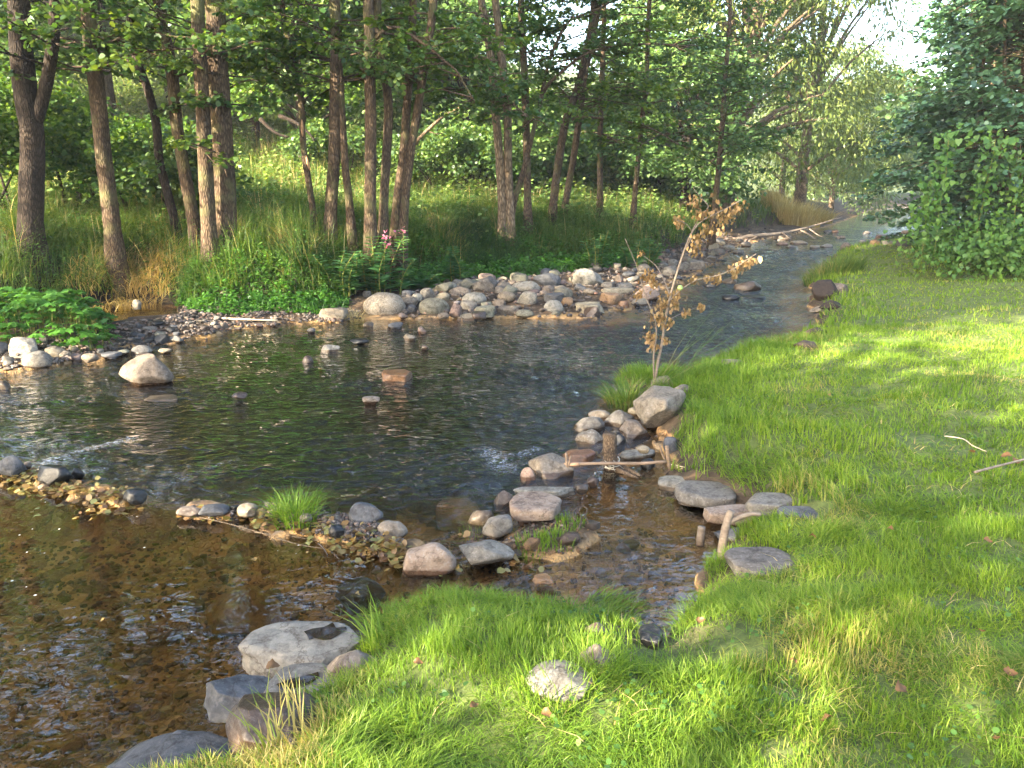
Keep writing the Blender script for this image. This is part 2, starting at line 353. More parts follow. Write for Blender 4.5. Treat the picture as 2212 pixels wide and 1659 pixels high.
def ground_mat():
    m, nt, out = mat('ground_soil')
    g = nd(nt, 'NewGeometry'); sx = nd(nt, 'SeparateXYZ'); L(nt, g.outputs['Position'], sx.inputs[0])
    pos = g.outputs['Position']
    n1 = nd(nt, 'TexNoise', i={'Scale': 1.1, 'Detail': 5.0}); L(nt, pos, n1.inputs['Vector'])
    n2 = nd(nt, 'TexNoise', i={'Scale': 22.0, 'Detail': 6.0, 'Roughness': .7}); L(nt, pos, n2.inputs['Vector'])
    soil = ramp(nt, n2.outputs[0], [(.3, (.022, .015, .010)), (.55, (.052, .037, .023)), (.8, (.11, .082, .05))]).outputs[0]
    lw_ = nd(nt, 'Attribute'); lw_.attribute_name = 'lawn'
    thatch = ramp(nt, n2.outputs[0], [(.3, (.035, .05, .012)), (.55, (.085, .115, .025)), (.8, (.17, .18, .06))]).outputs[0]
    soil = mixc(nt, lw_.outputs['Fac'], soil, thatch)
    # stream bed: cobbles of two sizes over brown silt
    v1 = nd(nt, 'TexVoronoi', i={'Scale': 9.0}); L(nt, pos, v1.inputs['Vector'])
    v2 = nd(nt, 'TexVoronoi', i={'Scale': 28.0}); L(nt, pos, v2.inputs['Vector'])
    e1 = nd(nt, 'TexVoronoi', feature='DISTANCE_TO_EDGE', i={'Scale': 9.0}); L(nt, pos, e1.inputs['Vector'])
    e2 = nd(nt, 'TexVoronoi', feature='DISTANCE_TO_EDGE', i={'Scale': 28.0}); L(nt, pos, e2.inputs['Vector'])
    s1 = nd(nt, 'SeparateColor'); L(nt, v1.outputs['Color'], s1.inputs[0]); s2 = nd(nt, 'SeparateColor'); L(nt, v2.outputs['Color'], s2.inputs[0])
    cA = ramp(nt, s1.outputs[0], [(0, (.10, .065, .035)), (.5, (.27, .165, .075)), (.8, (.40, .22, .085)), (1, (.48, .34, .19))]).outputs[0]
    cB = ramp(nt, s2.outputs[0], [(0, (.08, .055, .032)), (.5, (.18, .12, .06)), (.85, (.32, .19, .09)), (1, (.38, .30, .19))]).outputs[0]
    stones = mixc(nt, ramp(nt, n1.outputs[0], [(.45, (0, 0, 0)), (.6, (1, 1, 1))]).outputs[0], cA, cB)
    silt = ramp(nt, n2.outputs[0], [(.3, (.20, .115, .045)), (.7, (.42, .26, .10))]).outputs[0]
    n3 = nd(nt, 'TexNoise', i={'Scale': 2.3, 'Detail': 5.0}); L(nt, pos, n3.inputs['Vector'])
    bed = mixc(nt, ramp(nt, n3.outputs[0], [(.42, (0, 0, 0)), (.60, (1, 1, 1))]).outputs[0], stones, silt)
    at = nd(nt, 'Attribute'); at.attribute_name = 'gravel'
    wetsoil = mixc(nt, 1.0, soil, (.55, .5, .45), 'MULTIPLY')
    beach = mixc(nt, ramp(nt, n3.outputs[0], [(.4, (0, 0, 0)), (.6, (1, 1, 1))]).outputs[0], mixc(nt, 1.0, cB, (.42, .42, .45), 'MULTIPLY'), wetsoil)
    dry = mixc(nt, at.outputs['Fac'], soil, beach)
    zz = math_(nt, 'ADD', sx.outputs[2], math_(nt, 'MULTIPLY', n2.outputs[0], -.04))
    c = mixc(nt, ramp(nt, zz, [(0, (1, 1, 1)), (.02, (0, 0, 0))]).outputs[0], dry, bed)
    mk = nd(nt, 'Attribute'); mk.attribute_name = 'backw_dark'   # darkens the ground in and around the backwater
    c = mixc(nt, mk.outputs['Fac'], c, mixc(nt, 1.0, c, (.22, .20, .18), 'MULTIPLY'))
    p = nd(nt, 'BsdfPrincipled', i={'Roughness': .85}); p.inputs['Specular IOR Level'].default_value = .25; L(nt, c, p.inputs['Base Color'])
    under = ramp(nt, sx.outputs[2], [(0.0, (1, 1, 1)), (.03, (0, 0, 0))])
    h = math_(nt, 'ADD', math_(nt, 'MULTIPLY', n2.outputs[0], .6), math_(nt, 'MULTIPLY', under.outputs[0], math_(nt, 'MINIMUM', math_(nt, 'MULTIPLY', e2.outputs[0], 3.0), .5)))
    b = nd(nt, 'Bump', i={'Strength': .8, 'Distance': .03}); L(nt, h, b.inputs['Height']); L(nt, b.outputs[0], p.inputs['Normal'])
    L(nt, p.outputs[0], out.inputs[0])
    return m
M['ground'] = ground_mat()

def water_mat():
    m, nt, out = mat('stream_water')
    g = nd(nt, 'NewGeometry'); pos = g.outputs['Position']
    at = nd(nt, 'Attribute'); at.attribute_name = 'turb'; tb = at.outputs['Fac']
    fo = nd(nt, 'Attribute'); fo.attribute_name = 'foam'
    mp = nd(nt, 'Mapping'); mp.inputs['Rotation'].default_value = (0, 0, R(-58)); mp.inputs['Scale'].default_value = (1, 1.9, 1); L(nt, pos, mp.inputs[0])
    a = nd(nt, 'TexNoise', i={'Scale': 6.5, 'Detail': 2.0, 'Roughness': .5, 'Distortion': .8}); L(nt, mp.outputs[0], a.inputs['Vector'])
    b = nd(nt, 'TexNoise', i={'Scale': 19.0, 'Detail': 4.0, 'Roughness': .65, 'Distortion': 1.2}); L(nt, mp.outputs[0], b.inputs['Vector'])
    c = nd(nt, 'TexNoise', i={'Scale': 1.5, 'Detail': 2.0}); L(nt, pos, c.inputs['Vector'])
    d = nd(nt, 'TexWave', wave_type='RINGS', i={'Scale': 2.2, 'Distortion': 5.0, 'Detail': 3.0, 'Detail Scale': 1.4}); L(nt, pos, d.inputs['Vector'])
    h = math_(nt, 'ADD', math_(nt, 'MULTIPLY', a.outputs[0], .062), math_(nt, 'MULTIPLY', b.outputs[0], math_(nt, 'MULTIPLY', tb, .012)))
    h = math_(nt, 'MULTIPLY', h, tb)
    calm = math_(nt, 'ADD', math_(nt, 'MULTIPLY', c.outputs[0], .004), math_(nt, 'MULTIPLY', d.outputs[0], .0004))
    h = math_(nt, 'ADD', h, calm)
    bp = nd(nt, 'Bump', i={'Strength': 1.0, 'Distance': 1.0}); L(nt, h, bp.inputs['Height'])
    fr = nd(nt, 'Fresnel', i={'IOR': 1.34}); L(nt, bp.outputs[0], fr.inputs['Normal'])
    dp = nd(nt, 'Attribute'); dp.attribute_name = 'depth'   # the peaty water absorbs with depth
    tr = nd(nt, 'BsdfTransparent'); L(nt, ramp(nt, dp.outputs['Fac'], [(0, (.95, .90, .80)), (.17, (.88, .73, .50)), (.26, (.34, .24, .145)), (.38, (.07, .052, .034))]).outputs[0], tr.inputs[0])
    gl = nd(nt, 'BsdfGlossy', i={'Roughness': .015}); L(nt, bp.outputs[0], gl.inputs['Normal']); gl.inputs[0].default_value = (1, 1, 1, 1)
    mx = nd(nt, 'MixShader'); L(nt, math_(nt, 'MINIMUM', math_(nt, 'ADD', math_(nt, 'MULTIPLY', fr.outputs[0], 1.6), .004), 1.0), mx.inputs[0])
    L(nt, tr.outputs[0], mx.inputs[1]); L(nt, gl.outputs[0], mx.inputs[2])
    fm = nd(nt, 'TexNoise', i={'Scale': 34.0, 'Detail': 6.0, 'Roughness': .75, 'Distortion': 1.0}); L(nt, mp.outputs[0], fm.inputs['Vector'])
    k = math_(nt, 'ADD', math_(nt, 'MULTIPLY', fo.outputs['Fac'], .28), math_(nt, 'SUBTRACT', fm.outputs[0], .5))
    kr = ramp(nt, k, [(.22, (0, 0, 0)), (.40, (1, 1, 1))])
    df = nd(nt, 'BsdfDiffuse'); df.inputs[0].default_value = (.55, .60, .68, 1)
    mx2 = nd(nt, 'MixShader'); L(nt, math_(nt, 'MULTIPLY', kr.outputs[0], .6), mx2.inputs[0]); L(nt, mx.outputs[0], mx2.inputs[1]); L(nt, df.outputs[0], mx2.inputs[2])
    L(nt, mx2.outputs[0], out.inputs[0])
    return m
M['water'] = water_mat()

# ------------------------------------------------------------------ terrain (built from the shorelines, each unprojected onto its own level)
def ground_pts(pl, z=0.0): return np.array([atz(x, y, z)[:2] for x, y in pl])
NEAR0 = np.array([(-40., -9.), (-14., -4.), (-5., -.6)])
NEAR = ground_pts([(180, 1760), (430, 1680), (560, 1560), (690, 1490), (760, 1430), (830, 1345), (930, 1330), (1080, 1320), (1200, 1330), (1270, 1350), (1340, 1380), (1400, 1400),
    (1450, 1380), (1482, 1320), (1500, 1250), (1560, 1215), (1610, 1170), (1590, 1110), (1540, 1070), (1440, 1040), (1440, 975), (1420, 940), (1440, 890), (1480, 825),
    (1560, 785), (1700, 755), (1760, 715), (1770, 680), (1745, 650), (1752, 622), (1772, 592), (1800, 562), (1870, 545), (2000, 535)])
NEAR = np.vstack([NEAR0, NEAR, [(16.5, 28), (22, 36), (31, 46), (45, 62), (90, 100), (150, 140)]])
FARB = ground_pts([(-160, 822), (0, 812), (110, 795), (250, 768), (330, 752), (410, 735), (560, 708), (700, 698), (790, 692), (900, 688), (1100, 688), (1290, 688), (1380, 660), (1440, 622), (1500, 592), (1555, 565), (1590, 535), (1640, 520), (1720, 505), (1790, 490)])
FARB = np.vstack([[(-40, 2.), (-16, 6.)], FARB, [(21.8, 50), (28, 62), (60, 100), (110, 150)]])
WATER = np.vstack([NEAR, FARB[::-1]])
BACKW = ground_pts([(205, 722), (300, 704), (385, 700), (400, 668), (385, 655), (300, 650), (215, 660), (120, 680), (40, 690), (-500, 740), (-500, 770), (60, 712)])
VEG = ground_pts([(-100, 690), (60, 672), (215, 655), (300, 646), (385, 650), (400, 668), (560, 668), (690, 662), (745, 655), (775, 640), (860, 622), (900, 605), (1050, 590), (1130, 590), (1230, 578),
    (1330, 576), (1400, 560), (1450, 545), (1500, 520), (1540, 503), (1600, 497), (1700, 488), (1790, 472)], .1)
VEG = np.vstack([[(-40, 5.), (-16, 9.5)], VEG, [(21.0, 51.5), (27, 63.5), (59, 102), (109, 152)]])
def dist_poly(P, pl, closed=False):
    A = pl if not closed else np.vstack([pl, pl[:1]])
    best = np.full(len(P), 1e9)
    for a, b in zip(A[:-1], A[1:]):
        ab = b - a; t = np.clip(((P - a) @ ab) / (ab @ ab + 1e-12), 0, 1)
        d = np.hypot(*(P - a - t[:, None] * ab).T); best = np.minimum(best, d)
    return best
def inside(P, poly):
    x, y = P[:, 0], P[:, 1]; c = np.zeros(len(P), bool); j = len(poly) - 1
    for i in range(len(poly)):
        xi, yi = poly[i]; xj, yj = poly[j]
        if yi != yj: c ^= ((yi > y) != (yj > y)) & (x < (xj - xi) * (y - yi) / (yj - yi) + xi)
        j = i
    return c
# polygons of the two banks
NEARP = np.vstack([NEAR, [(300, 140), (300, -300), (-300, -300), (-300, -9), NEAR[0]]])
VEGP = np.vstack([VEG, [(109, 500), (-400, 500), (-400, VEG[0][1]), VEG[0]]])
MOUNDS = [(*atz(x, y, 0)[:2], r, h) for x, y, r, h in [
    (1180, 1165, .20, .30), (1240, 1160, .14, .27), (1130, 1190, .12, .26),
    (600, 1120, .14, .27), (660, 1130, .14, .30), (730, 1150, .16, .31), (780, 1165, .12, .30), (700, 1165, .1, .2),
    (110, 1040, .2, .20), (200, 1070, .16, .2), (30, 1020, .2, .24), (260, 1085, .13, .2), (450, 1110, .16, .2), (520, 1112, .13, .22), (880, 1185, .12, .22), (840, 1175, .1, .22),
    (1420, 830, .30, .34), (1380, 850, .26, .30), (1330, 875, .2, .22), (1100, 1010, .0001, 0), (1290, 920, .12, .2), (1120, 1110, .1, .16), (960, 1215, .1, .18), (1060, 1200, .1, .18),
    ] if h]
def warp(P):
    P = np.atleast_2d(P)[:, :2]; r = np.hypot(P[:, 0], P[:, 1]); a = np.where(r < 9, .035 + .006 * r, .09)
    return P + np.stack([a * (vnoise(P[:, 0], P[:, 1], .45, 61) + .5 * vnoise(P[:, 0], P[:, 1], .16, 62)), a * (vnoise(P[:, 0], P[:, 1], .45, 63) + .5 * vnoise(P[:, 0], P[:, 1], .16, 64))], 1)
def height(P):
    P = warp(P)
    x, y = P[:, 0], P[:, 1]
    dw = np.minimum(dist_poly(P, NEAR), dist_poly(P, FARB))
    inw = inside(P, WATER); inb = inside(P, BACKW); inn = inside(P, NEARP); inv = inside(P, VEGP)
    db = dist_poly(P, BACKW, True)
    z = np.full(len(P), .06)
    z = np.minimum(.16, .01 + dw * .14) + .03 * vnoise(x, y, .7, 1)                       # gravel beach on the far side
    z = np.maximum(z, .012)
    midst = y > 4.6 + .10 * np.abs(x)
    bed = -np.minimum(np.where(midst, .40, .17), .03 + dw * .35) + .03 * vnoise(x, y, 1.2, 2) * np.minimum(1, dw * 2)
    dn = dist_poly(P, NEAR)
    near = .02 + .20 * (1 - np.exp(-dn / .22)) + .16 * (1 - np.exp(-dn / 1.6)) + .02 * np.minimum(dn, 40) + .028 * vnoise(x, y, .9, 3) * np.minimum(1, dn * 2)
    near += np.where((x > 6) & (y > 10), .03 * (x - 6).clip(0, 40) * np.clip((y - 10) / 8, 0, 1), 0)
    dv = dist_poly(P, VEG)
    far = .12 + 1.02 * (1 - np.exp(-dv / .8)) + .19 * np.maximum(dv - 4.5, 0) + .14 * np.clip(dv - 13, 0, 60) + .10 * vnoise(x, y, 3, 4) * np.minimum(1, dv / 2)
    far = np.minimum(far, 24 + .02 * dv)
    z = np.where(inw, bed, z)
    z = np.where(inb & ~inv, -np.minimum(.12, db * .3 + .01), z)
    z = np.where(inn, near, z)
    z = np.where(inv, far, z)
    add = np.zeros(len(P))
    for mx_, my_, r_, h_ in MOUNDS:
        add = np.maximum(add, h_ * np.exp(-((x - mx_) ** 2 + (y - my_) ** 2) / (2 * r_ * r_)))
    heap = add * (add > .2) * ((x < 0.0) & (x > -2.2)); z = np.where(inw, np.minimum(z + add, .03 + .22 * np.clip(add - .16, 0, .3)), z)
    return z
def gz(x, y): return float(height(np.array([[x, y]]))[0])
def hit(px, py, zmin=-.02, tmax=90):
    r = ray(px, py); t = np.concatenate([np.arange(1.2, 12, .04), np.arange(12, tmax, .12)])
    P = np.array([0, 0, CAMZ])[None] + r[None] * t[:, None]
    h = np.maximum(height(P), zmin); k = np.argmax(P[:, 2] < h)
    if P[k, 2] >= h[k]: k = len(t) - 1
    return np.array([P[k, 0], P[k, 1], h[k]])

fr_ang = np.linspace(R(-52), R(52), 620); bk = np.linspace(R(52), R(308), 60)[1:-1]
ang = np.concatenate([fr_ang, bk]); rad = np.concatenate([[.02], np.geomspace(.5, 420, 430)])
A, RR = np.meshgrid(ang, rad, indexing='ij')
X, Y = (np.sin(A) * RR).ravel(), (np.cos(A) * RR).ravel()
Pg = np.stack([X, Y], 1); Zg = height(Pg); inw_g = inside(Pg, WATER)
na, nr = len(ang), len(rad)
i, j = np.meshgrid(np.arange(na), np.arange(nr - 1), indexing='ij'); i2 = (i + 1) % na
Q = np.stack([i * nr + j, i * nr + j + 1, i2 * nr + j + 1, i2 * nr + j], -1).reshape(-1, 4)
me = raw_mesh('ground', np.stack([X, Y, Zg], 1), np.full(len(Q), 4), Q[:, ::-1].ravel(), M['ground'])
ga = me.attributes.new('gravel', 'FLOAT', 'POINT')
ga.data.foreach_set('value', ((~inside(Pg, NEARP)) & (~inside(Pg, VEGP))).astype(np.float32))
dng = dist_poly(Pg, NEAR); dvg = dist_poly(Pg, VEG)
lwn = np.where(inside(Pg, NEARP), np.clip((dng - .12) / .3, 0, .9), np.where(inside(Pg, VEGP), np.clip((dvg - .5) / 2, 0, .8), 0))
ga = me.attributes.new('backw_dark', 'FLOAT', 'POINT'); ga.data.foreach_set('value', np.where(inside(Pg, NEARP) | inw_g, 0, np.clip(1.25 - np.where(inside(Pg, BACKW), 0, dist_poly(Pg, BACKW, True)) / .7, 0, 1)).astype(np.float32))
ga = me.attributes.new('lawn', 'FLOAT', 'POINT'); ga.data.foreach_set('value', lwn.astype(np.float32))
tag(link('ground', me), 'brown soil, stony stream bed and grassy banks', kind='structure')

# water sheet with real ripples
def segdist(P, a, b): return dist_poly(P, np.array([a, b]))
ang = np.linspace(R(-66), R(48), 860); rad = np.geomspace(1.2, 110, 620)
A, RR = np.meshgrid(ang, rad, indexing='ij'); X, Y = (np.sin(A) * RR).ravel(), (np.cos(A) * RR).ravel()
Pw = np.stack([X, Y], 1)
def blob(px, py, r, sy=1.0):
    c = atz(px, py, 0); return np.exp(-(((X - c[0]) ** 2 + ((Y - c[1]) / sy) ** 2) / (2 * r * r)))
turb = np.full(len(X), .62)
dam = ground_pts([(-1600, 1000), (-300, 1010), (0, 1025), (130, 1045), (290, 1088), (420, 1105), (540, 1112), (720, 1150), (850, 1180), (930, 1210), (1060, 1200), (1180, 1180), (1250, 1100), (1290, 1010), (1420, 940)])
pool = np.vstack([dam, ground_pts([(1500, 900), (1900, 1300), (1500, 2400), (-9000, 2400)])])
inpool = inside(Pw, pool); ddam = dist_poly(Pw, dam)
turb = np.where(inpool, .028, .58 + .65 * np.clip((X + .3) / 2.2, 0, 1))
turb = np.where(inpool, turb + .38 * blob(1350, 1230, .33) + .30 * blob(1180, 1270, .3) + .25 * blob(1000, 1260, .25), turb)
turb = turb + .35 * (Y > 12) * np.clip((Y - 12) / 6, 0, 1) * np.clip((26 - Y) / 4, 0, 1)
turb = np.where(Y > 24, .35 + .55 * np.exp(-((Y - 31) / 5) ** 2), turb)
turb *= 1 + .35 * vnoise(X, Y, 1.6, 9)
turb = np.clip(turb, .02, 1.7)
def streak(pl, wd, amt):
    q = ground_pts(pl); d = dist_poly(Pw, q); return .68 * amt * np.exp(-(d / (wd * 1.6)) ** 2)
foam = np.zeros(len(X))
for pl, wd, amt in [([(95, 1000), (150, 985), (205, 968), (280, 947)], .07, 1.0), ([(85, 1005), (170, 992)], .10, .9), ([(0, 945), (60, 955), (120, 965)], .09, .75), ([(20, 975), (90, 985)], .08, .6), ([(185, 1020), (210, 1016)], .06, 1.05),
    ([(310, 1075), (345, 1050), (400, 1030)], .07, .85), ([(340, 1045), (370, 1020)], .07, .7), ([(400, 1035), (440, 1015), (500, 995)], .06, .7), ([(430, 1000), (480, 985)], .05, .6), ([(470, 1010), (560, 960)], .05, .5), ([(1055, 975), (1075, 995), (1095, 1010)], .10, 1.0), ([(1080, 985), (1130, 980), (1160, 970)], .06, .9),
    ([(760, 945), (820, 950)], .05, .55), ([(900, 1000), (960, 985), (1050, 970)], .10, .45)]:
    foam = np.maximum(foam, streak(pl, wd, amt))
foam = foam + .12 * (~inpool) * (Y < 9) + .30 * np.exp(-((Y - 18) / 3) ** 2) * (X > 3) + .3 * np.exp(-((Y - 31) / 5) ** 2)
foam = np.where(inpool & (Y < 5.5), 0, foam)
zw = turb * (.010 * vnoise(X, Y, .55, 11) + .006 * vnoise(X, Y, .25, 12) + .0035 * vnoise(X, Y, .12, 13))
na, nr = len(ang), len(rad)
i, j = np.meshgrid(np.arange(na - 1), np.arange(nr - 1), indexing='ij')
Q = np.stack([i * nr + j, i * nr + j + 1, (i + 1) * nr + j + 1, (i + 1) * nr + j], -1).reshape(-1, 4)
# keep only faces over the water
wet = inside(Pw, WATER) | inside(Pw, BACKW) | (np.minimum(dist_poly(Pw, NEAR), np.minimum(dist_poly(Pw, FARB), dist_poly(Pw, BACKW, True))) < .35)
Q = Q[wet[Q].all(1)]
used = np.unique(Q); remap = np.full(len(X), -1); remap[used] = np.arange(len(used)); Q = remap[Q]
me = raw_mesh('stream_water', np.stack([X, Y, zw], 1)[used], np.full(len(Q), 4), Q[:, ::-1].ravel(), M['water'])
for nm, arr in (('turb', turb), ('foam', foam), ('depth', np.maximum(-height(Pw), 0))):
    at_ = me.attributes.new(nm, 'FLOAT', 'POINT'); at_.data.foreach_set('value', arr[used].astype(np.float32))
tag(link('stream_water', me), 'clear brown stream water with blue ripples', kind='structure')

# ------------------------------------------------------------------ rocks
def ico(sub):
    import bmesh
    bm = bmesh.new(); bmesh.ops.create_icosphere(bm, subdivisions=sub, radius=1)
    V = np.array([v.co[:] for v in bm.verts]); Fc = np.array([[v.index for v in f.verts] for f in bm.faces]); bm.free()
    return V, Fc
ICO = {s_: ico(s_) for s_ in (1, 2, 3, 4, 5)}
def rock_shape(kind, sub, seed):
    """unit-ish rock: facets cut by planes, then noise; returned scaled to a [-1,1] box"""
    r_ = np.random.default_rng(seed); V, Fc = ICO[sub]; V = V.copy()
    ncut, lo, hi, box = dict(round=(13, .66, .93, .92), smooth=(7, .80, .96, .95), ang=(15, .48, .82, 1.0), slab=(9, .62, .9, .75), block=(11, .68, .92, .55), plate=(6, .80, .95, .62))[kind]
    if box < 1: V = np.sign(V) * np.abs(V) ** box
    for _ in range(ncut):
        n = r_.standard_normal(3) * (np.array([1, 1, .22]) if kind in ('slab', 'plate') else 1); n /= np.linalg.norm(n); d = r_.uniform(lo, hi)
        s_ = V @ n - d; V -= np.outer(np.where(s_ > 0, s_ * (.92 if kind != 'smooth' else .7), 0), n)
    if kind in ('slab', 'plate'): V[:, 2] = np.tanh(V[:, 2] * 1.8) + (.10 if kind == 'slab' else .04) * V[:, 0]
    amp = dict(round=.05, smooth=.025, ang=.05, slab=.045, block=.04, plate=.04)[kind]
    for k, (f, a) in enumerate(((1.3, 1.6), (2.7, .8), (6, .38), (13, .2))):
        o = r_.standard_normal(3) * 9
        nz = np.array([mnoise.noise(Vector(v * f + o)) for v in V]) if len(V) < 3000 or f > 5 or True else 0
        V *= (1 + amp * a * nz)[:, None]
    mn, mx_ = V.min(0), V.max(0); V = (V - (mn + mx_) / 2) / ((mx_ - mn) / 2)
    return V, Fc
SHAPES = {}
def shape(kind, sub, seed):
    k = (kind, sub, seed)
    if k not in SHAPES: SHAPES[k] = rock_shape(*k)
    return SHAPES[k]
M['bedorange'] = rock_mat('orange_boulder', (.30, .145, .045), (.46, .27, .10), speck=(.5, .38, .2), wetline=False)
ROCKFOOT = []
rock_i = 0
def rock(x0, x1, y0, y1, m, label, kind='round', name='rock', cat='rock', dr=.75, group=None, tilt=0, base=None, sub=None, sink=.3, yaw=None, minc=.26):
    global rock_i; rock_i += 1
    cx = (x0 + x1) / 2; g = base if base is not None else None
    P = hit(cx, y1 - (y1 - y0) * .15)
    for _ in range(3):
        dep = depth_of(P); W = (x1 - x0) / F * dep; h = (y1 - y0) / F * dep * 1.10
        e = math.atan2(CAMZ - P[2], P[1]); b = W * dr / 2
        q = (h / 2) ** 2 - (b * math.sin(e)) ** 2
        c = math.sqrt(max(q, 0)) / math.cos(e)
        if c < minc * W / 2: 
            c = minc * W / 2; q2 = (h / 2) ** 2 - (c * math.cos(e)) ** 2
            b = max(math.sqrt(max(q2, 0)) / math.sin(e), .25 * W / 2) if q2 > 0 else .3 * W / 2
        hh = math.sqrt((b * math.sin(e)) ** 2 + (c * math.cos(e)) ** 2) * 2
        if kind in ('slab', 'plate') and y1 > 900:
            c = min(.13 * W, .30 * h / math.cos(e)); b = min((h / 2 - c * math.cos(e)) / math.sin(e), .60 * W); c = max(c, (h / 2 - b * math.sin(e)) / math.cos(e)); hh = h
        cy = y0 + hh / dep * F / 2
        gg = base if base is not None else max(gz(P[0], P[1]), -.05)
        zc = gg + c * (1 - 2 * sink) if base is None else base + c
        if base is None and 'under' not in label and 'washed' not in label and gg < .02: zc = max(zc, .05 - c * .55)
        P = atz(cx, cy, zc)
    if sub is None: sub = 5 if (x1 - x0) > 140 else 4 if (x1 - x0) > 34 else 3
    V, Fc = shape(kind, min(sub, 5), rock_i % 40 if sub < 4 else rock_i)
    if tilt:
        ct, st = math.cos(R(tilt)), math.sin(R(tilt)); V = V @ np.array([[ct, 0, st], [0, 1, 0], [-st, 0, ct]])
        V = V / np.abs(V[:, [0, 2]]).max(0)[[0, 0, 1]] if False else V
    Vw = V * np.array([W / 2, b, c])
    zb = Vw[:, 2].min()
    org = np.array([P[0], P[1], P[2] + zb])
    me = raw_mesh(name, Vw - np.array([0, 0, zb]), np.full(len(Fc), 3), Fc.ravel(), M[m])
    o = link(name, me, None, org)
    tag(o, label, cat, group)
    ROCKFOOT.append((P[0], P[1], W / 2, b))
    return o, P, W, b, c

